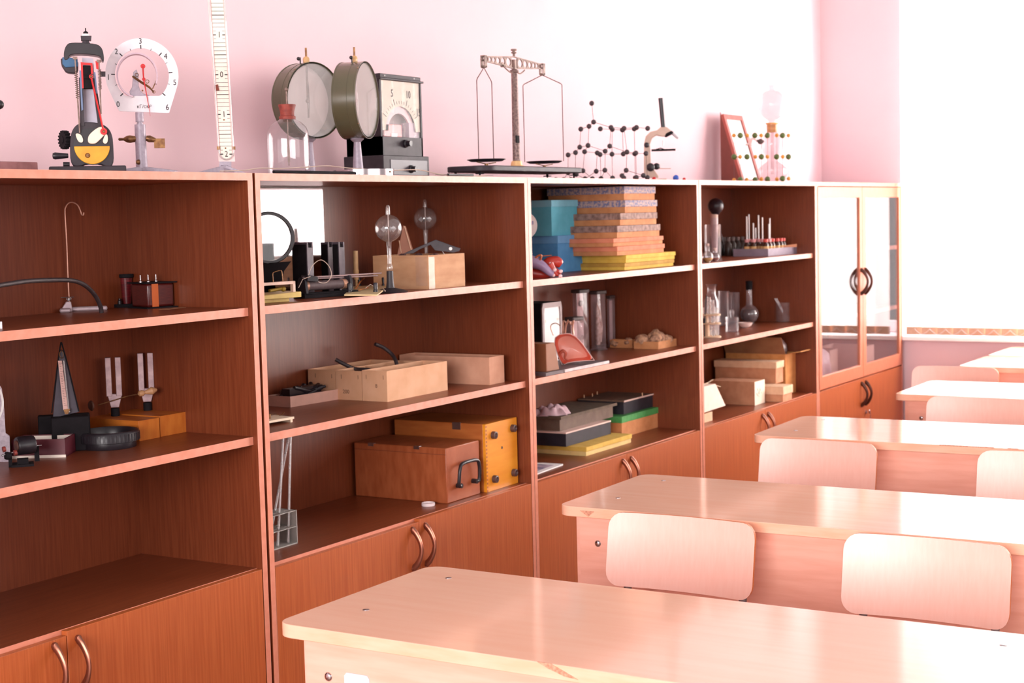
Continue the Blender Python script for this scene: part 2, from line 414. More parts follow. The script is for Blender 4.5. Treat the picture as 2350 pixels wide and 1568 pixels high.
# shelf supports that show under the shelf of the first unit
# ================================================================ desks
def desk(x, y, label, length=1.285, depth=.5, rot=0, group='beech school desks in a column beside the bookcases'):
    t = empty('school_desk', (x, y, 0), rot); tag(t, label, 'desk', group)
    r = .035
    def rr(x0, y0, x1, y1, r, n=6):
        P = []
        for cx, cy, a0 in ((x1-r, y1-r, 0), (x0+r, y1-r, 90), (x0+r, y0+r, 180), (x1-r, y0+r, 270)):
            for k in range(n+1):
                a = math.radians(a0+90*k/n); P.append((cx+r*math.cos(a), cy+r*math.sin(a)))
        return P
    m = M(); P = rr(0, -length, depth, 0, r)
    m.loft([[(a, b, .725) for a, b in P], [(a, b, .75) for a, b in P]])
    for f in m.bm.faces:
        if len(f.verts) == 4: f.material_index = 1
    tp = m.build('desk_top', [DESK, DESKE], t, bevel=.0015, seg=2)
    for sx in (.145, .42):
        for sy in (-.098, -length+.098):
            m = M(); m.lathe([(.0001, .7512), (.004, .7512), (.0065, .7505), (.0065, .7495)], (sx, sy, 0), n=12); m.build('screw', STEEL, tp)
    m = M(); m.box((.025, -length+.05, .30), (.043, -.05, .725)); pn = m.build('front_panel', DESKP, t)
    for y0 in (-.05, -length+.034):
        m = M(); m.box((.043, y0-.0, 0), (depth-.04, y0+.018, .725)); m.build('side_panel', DESKP, t)
    m = M(); m.box((.06, -length+.05, .58), (depth-.06, -.05, .595)); m.build('book_shelf', DESKP, t)
    for sy in (-.10, -length+.10):
        m = M(); m.sph((.0245, sy, .657), .0085, n=12, sc=(.45, 1, 1)); m.build('bolt', CHROME, pn)
    return t, tp, pn
DX = [(-.757, -.655), (.424, -.570), (1.712, -.555), (2.925, -.640), (4.018, -.590), (4.541, -.586)]
DL = ['nearest beech desk across the bottom right, white plate with red dot on its front panel',
      'second beech desk from the front, chipped left corner, beneath two near chair backs',
      'third beech desk from the front, level with the fourth bookcase',
      'fourth beech desk from the front, its top reflecting white',
      'beech desk pushed against the last desk, near the window wall',
      'last beech desk, farthest away right under the window blinds']
DK = []
for (x, y), l in zip(DX, DL): DK.append(desk(x, y, l))
# rows slightly out of square, as they stand
DK[1][0].rotation_euler.z = math.radians(.9); DK[2][0].rotation_euler.z = math.radians(1.4)
# chips and wear on the near desks, plate on the nearest
m = M(); m.prism([(-.02+a, b) for a, b in ((-.045, .742), (-.085, .742), (-.068, .728))], -.0008, .0008, 'yz'); m.build('edge_chip', CHIP, DK[1][1])
m = M(); m.prism([(-.55, .7505), (-.575, .7505), (-.60, .741), (-.625, .731), (-.60, .733), (-.57, .742)], -.0012, .0012, 'yz'); m.build('edge_chip', CHIP, DK[0][1])
m = M()
for y in (-.32, -.335, -.343, -.351): m.sph((-.0002, y, .738), .0018, n=8)
m.build('edge_dents', CHIP, DK[1][1])
m = M(); m.box((-.0012, -.76, .7485), (.004, -.60, .7508)); m.box((-.0012, -.83, .7485), (.004, -.80, .7508)); m.build('edge_chip', CHIP, DK[2][1])
PLATE = mat('white_plastic_plate', (240, 234, 244), .35); 
o = DK[0][0].location
ua = at(790, 1543, x=-.734); ub = at(847, 1555, x=-.734)
yc = (ua.y+ub.y)/2-o.y; hw = abs(ua.y-ub.y)/2; zt = ua.z
m = M(); m.prism([(yc-hw, zt-.006), (yc-hw+.005, zt), (yc+hw-.005, zt), (yc+hw, zt-.006), (yc+hw, zt-.055), (yc-hw, zt-.055)], .0215, .0255, 'yz'); pl = m.build('number_plate', PLATE, DK[0][2], bevel=.001)
m = M(); m.lathe([(.006, 0), (.006, .0025), (.001, .003)], (.0215, yc, zt-.026), n=16, axis=(-1, 0, 0)); m.build('red_dot', REDP, pl)
# ================================================================ chairs
TUBEM = mat('grey_chair_tube', (120, 108, 110), .35, metal=.5)
def chair_proto():
    t = empty('school_chair', (0, 0, 0))
    w, zb, zt = .392, .586, .758
    r = .035
    def rr(y0, z0, y1, z1, r, n=6):
        P = []
        for cy, cz, a0 in ((y1-r, z1-r, 0), (y0+r, z1-r, 90), (y0+r, z0+r, 180), (y1-r, z0+r, 270)):
            for k in range(n+1):
                a = math.radians(a0+90*k/n); P.append((cy+r*math.cos(a), cz+r*math.sin(a)))
        return P
    # curved ply backrest facing -x: rows from bottom to top
    m = M(); P = rr(-w/2, zb, w/2, zt, r)
    def bow(y, z): return .020*(1-(2*y/w)**2)+.05*(z-zb)/(zt-zb)*.6
    # grid backrest
    ny, nz = 16, 8
    def outline(z):
        if z < zb+r: d = r-math.sqrt(max(0, r*r-(zb+r-z)**2))
        elif z > zt-r: d = r-math.sqrt(max(0, r*r-(z-zt+r)**2))
        else: d = 0
        return w/2-d
    zs = [zb+r*(1-math.cos(a*math.pi/10)) for a in range(6)] + [zb+(zt-zb)*k/6 for k in (2, 3, 4)] + [zt-r+r*math.sin(a*math.pi/10) for a in range(6)]
    F = []; B = []
    for z in zs:
        h = outline(z); F.append([(bow(-h+2*h*k/ny, z), -h+2*h*k/ny, z) for k in range(ny+1)]); B.append([(bow(-h+2*h*k/ny, z)+.009, -h+2*h*k/ny, z) for k in range(ny+1)])
    bmv = [[m.bm.verts.new(Vector(p)) for p in q] for q in F]; bmb = [[m.bm.verts.new(Vector(p)) for p in q] for q in B]
    for i in range(len(zs)-1):
        for k in range(ny):
            m._face([bmv[i][k], bmv[i][k+1], bmv[i+1][k+1], bmv[i+1][k]]); m._face([bmb[i][k], bmb[i+1][k], bmb[i+1][k+1], bmb[i][k+1]])
    loop = [(i, 0) for i in range(len(zs))] + [(len(zs)-1, k) for k in range(1, ny+1)] + [(i, ny) for i in range(len(zs)-2, -1, -1)] + [(0, k) for k in range(ny-1, 0, -1)]
    for a in range(len(loop)):
        i, k = loop[a]; i2, k2 = loop[(a+1) % len(loop)]
        m._face([bmv[i][k], bmv[i2][k2], bmb[i2][k2], bmb[i][k]], 1)
    m.build('backrest', [CHAIRW, CHAIRE], t)
    m = M(); P = rr(-.36, -.19, .02, .19, .05)
    m.loft([[(a, b, .43-.0) for a, b in P], [(a, b, .439) for a, b in P]]); m.build('seat', CHAIRW, t, bevel=.002)
    for s_ in (-1, 1):
        m = M(); m.tube([(.06, s_*.155, 0), (.055, s_*.155, .2), (.035, s_*.155, .42), (.04, s_*.155, .55), (.055, s_*.155, .66)], .010, n=10); m.build('rear_leg', TUBEM, t)
        m = M(); m.tube([(-.34, s_*.155, 0), (-.32, s_*.155, .3), (-.31, s_*.155, .405), (-.29, s_*.155, .418), (.02, s_*.155, .42)], .010, n=10); m.build('front_leg', TUBEM, t)
    m = M(); m.tube([(.03, -.155, .40), (.03, .155, .40)], .008); m.tube([(-.31, -.155, .38), (-.31, .155, .38)], .008); m.build('crossbar', TUBEM, t)
    return t
cp = chair_proto()
CHG = 'beech plywood chairs tucked between the desks'
CH = [(.335, 'A', (1385, 1722, 1187), 'plywood chair back in front of the second desk, nearest to the bookcases'),
      (.335, 'B', (1927, 2315, 1235), 'plywood chair back in front of the second desk, at the far right'),
      (1.585, 'C', (1737, 2006, 1020), 'plywood chair back covering the left corner of the third desk'),
      (1.585, 'D', (2268, 2520, 1045), 'plywood chair back before the third desk, cut by the right frame edge'),
      (2.80, 'E', (2122, 2375, 922), 'plywood chair back before the fourth desk, with orange edge'),
      (3.86, 'F', (2089, 2289, 842), 'farthest plywood chair back, low against the pink wall beyond the fourth desk')]
for i, (x, n, (u0, u1, v), lab) in enumerate(CH):
    o = cp if i == 0 else copy_tree(cp)
    a = at(u0, v, x=x); b = at(u1, v+8, x=x)
    o.location = (x, (a.y+b.y)/2, 0); tag(o, lab, 'chair', CHG)
    sc = abs(a.y-b.y)/.392
    if n in 'ABCEF': o.scale = (1, sc, 1)
# ================================================================ things standing on top of the row
def circ(cx, cz, r, n=32, a0=0, a1=360):
    return [(cx+r*math.cos(math.radians(a0+(a1-a0)*i/(n if a1-a0 == 360 else n-1))), cz+r*math.sin(math.radians(a0+(a1-a0)*i/(n if a1-a0 == 360 else n-1)))) for i in range(n)]
def rrect(x0, y0, x1, y1, r, n=5):
    P = []
    for cx, cy, a0 in ((x1-r, y1-r, 0), (x0+r, y1-r, 90), (x0+r, y0+r, 180), (x1-r, y0+r, 270)):
        for k in range(n+1):
            a = math.radians(a0+90*k/n); P.append((cx+r*math.cos(a), cy+r*math.sin(a)))
    return P
def chaikin(P, it=2):
    for _ in range(it):
        Q = []
        for i in range(len(P)):
            a, b = P[i], P[(i+1) % len(P)]; Q += [(a[0]*.75+b[0]*.25, a[1]*.75+b[1]*.25), (a[0]*.25+b[0]*.75, a[1]*.25+b[1]*.75)]
        P = Q
    return P
# --- slab and rod with ball at the left frame edge
t = TH('wooden_slab', 'reddish worn slab lying on the bookcase top at the left frame edge', 'slab', ont(88, .09), 0)
SLAB = mat('worn_red_brown_paint', (150, 96, 96), .7, c2=(122, 70, 70), scale=30)
m = M(); h = t.q(88, 372).z; m.box((-.30, 0, 0), (0, .16, h)); t.part('board', m, SLAB, bevel=.002)
o = ont(-34, .2); t = TH('ball_electrode', 'black ball on a thin rod poking in at the left frame edge above the slab', 'electrode', o)
b = t.p(-2, 240); m = M(); m.lathe([(.05, 0), (.05, .008), (.012, .014), (.006, .02)], (0, 0, 0)); m.cyl((0, 0, .015), (0, 0, b.z), .005); t.part('stand', m, BLACKM)
m = M(); m.cyl((0, 0, b.z), (b.x-.008, 0, b.z), .003); t.part('rod', m, STEEL)
m = M(); m.sph(b, .0100, n=20); t.part('ball', m, BLACK)

# --- cutaway engine model
t = TH('engine_model', 'black cutaway combustion engine model with red rod and yellow oil sump', 'teaching model', ont(203, .15))
P = t.p
def PL(L, dy=0): return t.poly(L, dy)
m = M(); w0 = P(114, 396).x; w1 = P(289, 396).x; hb = P(200, 383).z
m.box((w0, -.055, 0), (w1, .055, hb)); t.part('base', m, GREYD, bevel=.003)
# crankcase: arch with round cavity
oc = [(162, 382), (160, 330), (163, 305), (172, 289), (186, 281), (215, 280), (238, 286), (251, 296), (258, 312), (260, 330), (262, 382), (240, 382), (232, 376), (196, 376), (188, 382)]
m = M(); m.prism(chaikin(PL(oc)), .0, .055); t.part('crankcase', m, GREYD, bevel=.002)
m = M(); c = P(211, 336); R = abs(P(254, 336).x-c.x)
m.loft([[(c.x+R*math.cos(a), y, c.z+R*1.02*math.sin(a)) for a in [math.pi*2*k/32 for k in range(32)]] for y in (-.0012, .002)]); t.part('crank_cavity', m, BLACK)
m = M(); L = [(c.x+R*.95*math.cos(a), c.z+.0+R*.98*math.sin(a)) for a in [math.radians(180+180*k/20) for k in range(21)]]
m.prism(L, -.004, .003); op = t.part('oil_sump', m, ORANGEP, bevel=.001)
m = M(); d = P(201, 357); m.lathe([(.0055, 0), (.0055, .001), (.004, .003), (.004, .001), (.002, .001), (.002, .004)], (d.x, -.004, d.z), axis=(0, -1, 0), n=18); m.build('plug', BRASS, op)
# gear and crank handle on the left
gc = P(148, 320); n = 16; GR = .021; pts = []
for i in range(n):
    for a, r in ((0, GR), (.35, GR), (.5, GR*.78), (.85, GR*.78)):
        an = 2*math.pi*(i+a)/n; pts.append((r*math.cos(an), r*math.sin(an)))
m = M(); X = Matrix.Translation(gc+Vector((0, .02, 0))) @ Matrix.Rotation(math.radians(28), 4, 'Z')
m.loft([[X @ Vector((-.006 + 0, a, b)) for a, b in pts], [X @ Vector((.006, a, b)) for a, b in pts]]); m.cyl(X @ Vector((-.008, 0, 0)), X @ Vector((.03, 0, 0)), .008); t.part('gear', m, BLACKM)
a, b = P(120, 358), P(160, 358)
m = M(); m.lathe([(.0001, 0), (.006, .001), (.008, .006), (.0065, .02), (.005, .034)], a, axis=(1, 0.1, 0), n=16); m.cyl(P(145, 378), P(160, 378), .006); t.part('crank_handle', m, BLACK)
# cylinder block and head
for L in ([(181, 178), (190, 178), (194, 289), (184, 289)], [(211, 180), (219, 180), (236, 288), (225, 288)]):
    m = M(); m.prism(PL(L), -.002, .03); t.part('cylinder_wall', m, GREYD)
m = M(); m.prism(PL([(188, 130), (214, 132), (224, 285), (192, 285)]), .02, .034); t.part('cylinder_back', m, mat('light_grey_enamel', (206, 196, 210), .4, c2=(190, 180, 196)))
m = M(); m.prism(chaikin(PL([(147, 140), (146, 120), (152, 103), (163, 97), (222, 100), (234, 110), (238, 124), (239, 140), (234, 140), (229, 126), (160, 123), (158, 136)])), -.002, .04); t.part('cylinder_head', m, BLACK, bevel=.002)
m = M(); m.prism(PL([(160, 104), (225, 107), (231, 126), (159, 122)]), .0, .0395); t.part('head_cavity', m, BLACKM)
m = M(); m.prism(chaikin(PL([(139, 130), (180, 134), (179, 168), (166, 168), (152, 166), (146, 158), (140, 148)]), 1), .002, .03); t.part('inlet_port', m, GREYD, bevel=.002)
m = M(); m.prism(PL([(143, 131), (178, 134), (179, 153), (150, 155), (143, 147)]), -.001, .003); t.part('inlet_channel', m, BLUEP, bevel=.001)
m = M(); m.prism(PL([(219, 140), (226, 141), (227, 160), (221, 158)]), -.001, .004); m.prism(PL([(185, 143), (212, 145), (214, 170), (209, 170), (208, 150), (190, 149), (192, 203), (188, 203)]), -.003, .002); t.part('red_section', m, REDP)
m = M(); m.prism(PL([(182, 162), (186, 162), (191, 252), (187, 255)]), -.0035, 0); m.prism(PL([(216, 166), (219, 166), (224, 215), (220, 215)]), -.0035, 0); t.part('water_jacket', m, mat('pale_blue_enamel', (106, 124, 158), .4))
m = M(); m.prism(PL([(190, 150), (211, 151), (212, 203), (191, 203)]), .0, .018); m.prism(PL([(192, 173), (212, 174), (212, 182), (192, 181)]), -.004, .0); t.part('piston', m, BLACKM, bevel=.001)
m = M(); m.prism([(x*1, z) for x, z in PL([(185, 81), (210, 81), (209, 91), (186, 91)])], .008, .032); q = P(197, 100)
m.lathe([(.0105, 0), (.0105, .006), (.0085, .006), (.008, .016)], (q.x, .02, q.z-.002), n=6); sp = t.part('spark_plug', m, GREYD)
q = P(197, 81); m = M(); m.lathe([(.0085, 0), (.0075, .005), (.005, .0068)], (q.x, .02, q.z-.001), n=16); m.build('insulator', PAPER, sp)
m = M(); m.lathe([(.005, 0), (.0055, .004), (.002, .006), (.0012, .0065), (.0012, .013), (.0001, .013)], (q.x, .02, q.z+.0052), n=12); m.build('terminal', BLACKM, sp)
for (u0, u1, v0, v1, sa) in ((172, 183, 130, 305, 160), (227, 237, 137, 262, 165)):
    m = M(); a, b = P(u0, v0, -.008), P(u1 if u0 < 200 else u0+5, v1, -.008); m.cyl(a, b, .0016, n=8); m.box(a-Vector((.005, .002, .006)), a+Vector((.005, .002, .0)), ); rd = t.part('push_rod', m, DULLM)
    s0 = a.lerp(b, .18); s1 = a.lerp(b, .55); N = 120; pts = []
    for k in range(N):
        q = s0.lerp(s1, k/N); an = 2*math.pi*14*k/N; pts.append(q+Vector((.0036*math.cos(an), .0036*math.sin(an), 0)))
    m = M(); m.tube(pts, .0006, n=5); m.build('valve_spring', DARKROD, rd)
a, b = P(209, 176, -.009), P(238, 302, -.009)
m = M(); m.tube([a, b], [.0035, .0035], n=8, flat=.6); m.lathe([(.0075, 0), (.0075, .005)], b-Vector((0, .003, 0)), axis=(0, 1, 0), n=20); m.lathe([(.0045, 0), (.0045, .005)], a-Vector((0, .003, 0)), axis=(0, 1, 0), n=16); cr = t.part('connecting_rod', m, REDP)
m = M()
for q in (a, b): m.lathe([(.003, 0), (.002, .002)], q-Vector((0, .003, 0)), axis=(0, -1, 0), n=14)
m.build('rod_screw', BRASS, cr)
BONE = mat('cream_enamel', (244, 224, 204), .35, c2=(236, 212, 190))
m = M(); m.prism(chaikin(PL([(201, 320), (205, 308), (228, 290), (242, 294), (244, 306), (226, 325), (218, 331), (203, 330)])), -.008, -.002); t.part('crank_web', m, BONE, bevel=.0015)
m = M(); m.prism(chaikin(PL([(173, 306), (185, 308), (191, 319), (190, 328), (181, 327), (175, 316)])), -.006, -.002); m.prism(chaikin(PL([(243, 304), (248, 314), (247, 328), (240, 331), (235, 325), (240, 312)])), -.006, -.002); t.part('camshaft_lobe', m, BONE)
m = M(); m.prism(PL([(228, 163), (242, 163), (242, 175), (230, 175)]), .01, .014); t.part('side_lug', m, GREYD)

# --- pressure gauge teaching model
t = TH('pressure_gauge_model', 'large white ring pressure gauge with red needle on grey tripod stand', 'pressure gauge', ont(326, .16))
P = t.p
CY = mat('white_ring_plastic', (232, 226, 230), .35, c2=(222, 214, 220))
c = P(326, 173); R = abs(P(409, 173).x-P(241, 175).x)/2; zb = P(300, 256).z-c.z
def radial(poly, cx, cz, n=96):
    out = []
    for i in range(n):
        a = 2*math.pi*i/n; dx, dz = math.cos(a), math.sin(a); best = None
        for k in range(len(poly)):
            x0, z0 = poly[k][0]-cx, poly[k][1]-cz; x1, z1 = poly[(k+1) % len(poly)][0]-cx, poly[(k+1) % len(poly)][1]-cz
            den = dx*(z1-z0)-dz*(x1-x0)
            if abs(den) < 1e-12: continue
            tt = (x0*(z1-z0)-z0*(x1-x0))/den; uu = (x0*dz-z0*dx)/den
            if tt > 0 and -1e-6 <= uu <= 1+1e-6 and (best is None or tt > best): best = tt
        out.append((cx+dx*best, cz+dz*best))
    return out
def dial():
    arc = [(c.x+R*math.cos(math.radians(a)), c.z+R*1.03*math.sin(math.radians(a))) for a in range(-22, 203, 6)]
    return radial(arc + t.poly([(273, 255), (388, 260)]), c.x, c.z)
I = radial([(c.x+R*.735*math.cos(math.radians(a)), c.z+R*.75*math.sin(math.radians(a))) for a in range(-50, 231, 5)], c.x, c.z)
m = M()
m.ringprism(dial(), I, -.002, .002); dl = t.part('dial_ring', m, CY)
def ondial(a): return (c.x+R*math.sin(a), c.z+R*1.04*math.cos(a))
m = M()
angs = [-133, -88, -44, 0, 42, 85, 133]
for k, a in enumerate(angs):
    for (f0, f1, wd, aa) in ([(.735, .84, .0012, a)] + ([(.735, .79, .0006, (a+angs[k+1])/2)] if k < 6 else [])):
        r = math.radians(aa); d = Vector((math.sin(r), 0, math.cos(r))); e = Vector((d.z, 0, -d.x))
        q0 = Vector((c.x, -.0022, c.z))+d*R*f0; q1 = Vector((c.x, -.0022, c.z))+d*R*f1
        m.hexa([q0-e*wd, q0+e*wd, q0+e*wd+Vector((0, .001, 0)), q0-e*wd+Vector((0, .001, 0)), q1-e*wd, q1+e*wd, q1+e*wd+Vector((0, .001, 0)), q1-e*wd+Vector((0, .001, 0))])
XZ = Matrix(((1, 0, 0, 0), (0, 0, -1, 0), (0, 1, 0, 0), (0, 0, 0, 1)))
def lett(m, s, size, x, y, z, sx=1.0, rot=0):
    m.text(s, size, Matrix.Translation((x, y, z)) @ Matrix.Rotation(rot, 4, 'Y') @ XZ @ Matrix.Diagonal((sx, 1, 1, 1)))
for s_, (u, v) in zip('0123456', ((271, 240), (249, 178), (267, 119), (322, 95), (380, 130), (401, 190), (384, 247))):
    q = P(u, v); lett(m, s_, .0185, q.x, -.0026, q.z, .85)
q = P(331, 245); lett(m, 'кГ/см²', .0110, q.x, -.0026, q.z)
m.build('dial_markings', INK, dl)
m = M(); bc = P(315, 175, .012); rb = abs(P(363, 175).x-P(268, 175).x)/2
pts = []
for k in range(40):
    a = math.radians(255-330*k/39*0.84); pts.append((bc.x+rb*math.cos(a), bc.z+rb*1.12*math.sin(a)))
ins = [(bc.x+(x-bc.x)*.93, bc.z+(z-bc.z)*.93) for x, z in pts]
vs = [[(x, y, z) for (x, z), y in ((pts[k], -.012), (ins[k], -.012), (ins[k], .016), (pts[k], .016))] for k in range(40)]
m.loft(vs); t.part('bourdon_tube', m, mat('pinkish_grey_metal', (196, 168, 180), .35, metal=.3))
m = M(); m.prism(t.poly([(306, 165), (313, 159), (318, 172), (318, 196), (322, 208), (330, 215), (343, 218), (343, 244), (322, 244), (302, 228), (297, 210), (303, 200)]), .003, .008); t.part('bracket', m, GREYC, bevel=.001)
m = M(); m.tube([P(304, 175, -.002), P(326, 190, -.002), P(342, 200, -.002), P(353, 212, -.002)], [.004, .005, .004, .0025], n=8, flat=.6); m.tube([P(362, 178), P(350, 204)], .0012); 
for u, v, r in ((314, 172, .004), (338, 187, .004), (353, 211, .003)):
    q = P(u, v, -.004); m.tube([(q.x+r*math.cos(a), q.y, q.z+r*math.sin(a)) for a in [k*math.pi/6 for k in range(12)]], .0008, closed=True, n=6)
m.sph(P(329, 227, .0), .003, n=10, sc=(1, .5, 1)); m.sph(P(327, 208, .002), .002, n=10)
t.part('gear_sector', m, BRASS)
m = M(); a, b, e = P(328, 152, -.006), P(330, 182, -.006), P(345, 267, -.006)
m.tube([a, b, P(336, 215, -.006), e], [.0026, .0026, .0016, .0003], n=8, flat=.7); m.lathe([(.0055, 0), (.0055, .0018)], a-Vector((0, .001, 0)), axis=(0, 1, 0), n=20); m.lathe([(.004, 0), (.004, .002)], b-Vector((0, .001, 0)), axis=(0, 1, 0), n=16)
t.part('needle', m, REDP)
m = M()
for (v0, v1, r) in ((258, 280, .0095), (283, 286, .0075), (286, 366, .0128), (366, 386, .0135)):
    za, zb_ = P(326, v0).z, P(326, v1).z; m.cyl((0, .0, zb_), (0, .0, za), r, r*.97, n=24)
m.cyl((0, 0, P(326, 286).z), (0, 0, P(326, 262).z), .006); st = t.part('column', m, GREYC)
m = M(); q = P(326, 322)
m.lathe([(.0001, 0), (.0035, .002), (.003, .012), (.008, .02), (.009, .027), (.006, .046)], P(271, 320), axis=(1, 0, 0.01), n=14)
m.lathe([(.006, 0), (.0085, .008), (.006, .018), (.005, .022)], P(335, 317), axis=(1, 0, -.25), n=14)
m.box(P(360, 340)-Vector((.006, .004, 0)), P(378, 318)+Vector((0, .004, 0)))
m.lathe([(.006, 0), (.006, .004), (.003, .008)], P(320, 372, -.012), axis=(-1, -.2, 0), n=12)
t.part('valve_tap', m, BRASS)
m = M()
for a in (200, 335, 80):
    r = math.radians(a); d = Vector((math.cos(r), math.sin(r), 0)); e = Vector((-d.y, d.x, 0)); Lg = .085 if a != 80 else .06
    m.hexa([-e*.012, e*.012, e*.012+d*.005, -e*.012+d*.005, -e*.012+Vector((0, 0, .022)), e*.012+Vector((0, 0, .022)), e*.012+Vector((0, 0, .022))+d*.003, -e*.012+Vector((0, 0, .022))+d*.003])
    m.hexa([-e*.011, e*.011, e*.009+d*Lg, -e*.009+d*Lg, -e*.011+Vector((0, 0, .019)), e*.011+Vector((0, 0, .019)), e*.009+d*Lg+Vector((0, 0, .007)), -e*.009+d*Lg+Vector((0, 0, .007))])
t.part('tripod_base', m, GREYC, bevel=.001)

# --- tall manometer scale
t = TH('manometer_scale', 'tall white scale strip with black graduations and glass tube on grey base', 'measuring scale', ont(518, .14))
P = t.p
top = -60
def lx(v): return 521-(378-v)*.0605
m = M(); m.prism(t.poly([(lx(top)-22, top), (lx(top)+18, top), (lx(371)+19, 371), (lx(371)-19, 371)]), .0, .006); bd = t.part('back_board', m, mat('pale_pink_board', (244, 216, 212), .5))
m = M(); m.prism(t.poly([(lx(top)-14, top), (lx(top)+14, top), (lx(355)+13, 352), (lx(362)+9, 364), (lx(366), 368), (lx(362)-9, 364), (lx(355)-13, 352)]), -.0015, .0); sc_ = t.part('scale_strip', m, CREAM)
m = M(); step = 18.55; v = 354.0; k = 0
base = 354.0
marks = {0: '2', 10: '1', 20: '0', 30: '1', 40: '2'}
dv = (354-171.5)/20
for k in range(0, 46):
    v = base-k*dv
    big = k % 10 == 0; near = (k % 10 in (1, 9))
    u = lx(v)
    def bar(u0, u1, wd):
        a, b = P(u0, v, -.002), P(u1, v, -.002); zz = (a.z+b.z)/2
        m.box((a.x, -.0022, a.z-wd), (b.x, -.0014, a.z+wd))
    if big: bar(u-14, u-7.5, .0012); bar(u+7, u+13.5, .0012); q = P(u, v, -.002); lett(m, marks[k], .0205, q.x, -.002, q.z, .8)
    elif near: bar(u-13, u-7.5, .0004); bar(u+7, u+13, .0004)
    else: bar(u-14, u+13.5, .0008 if k % 10 == 5 else .0004)
m.build('graduations', INK, sc_)
GT = glassy('pale_glass_tube', (.97, .94, .93), gloss=.25, edge=.5, haze=.18)
m = M(); pts = []
for v in range(top, 345, 20): pts.append(P(lx(v)-17, v, -.004))
for k in range(9):
    a = math.pi*(1+k/8); pts.append(P(lx(352)+16.5*math.cos(a), 350-16*math.sin(a), -.004))
for v in range(344, top, -20): pts.append(P(lx(v)+17, v, -.004))
m.tube(pts, .0022, n=8); t.part('glass_tube', m, GT)
m = M()
for u, v in ((501, 340), (537, 340)): q = P(u, v, -.003); m.box(q-Vector((.0035, .003, .004)), q+Vector((.0035, .003, .004)))
for u, v in ((517.5, 340), (514, 275)): m.sph(P(u, v, -.002), .002, n=8, sc=(1, .4, 1))
t.part('clip', m, BRASS)
m = M(); m.prism(t.poly([(494, 196), (500, 194), (503, 208), (496, 208)]), -.006, .002); t.part('cork_stopper', m, mat('dark_red_cork', (132, 66, 54), .8))
m = M(); m.prism(t.poly([(504, 371), (531, 371), (531, 384), (503, 384)]), -.004, .014)
for a, Lg in ((195, .085), (350, .05), (80, .07), (300, .03)):
    r = math.radians(a); d = Vector((math.cos(r), math.sin(r), 0)); e = Vector((-d.y, d.x, 0)); z1 = P(515, 382).z+.003
    m.hexa([-e*.013, e*.013, e*.006+d*Lg, -e*.006+d*Lg, -e*.013+Vector((0, 0, z1)), e*.013+Vector((0, 0, z1)), e*.006+d*Lg+Vector((0, 0, .005)), -e*.006+d*Lg+Vector((0, 0, .005))])
t.part('stand_base', m, GREYC)

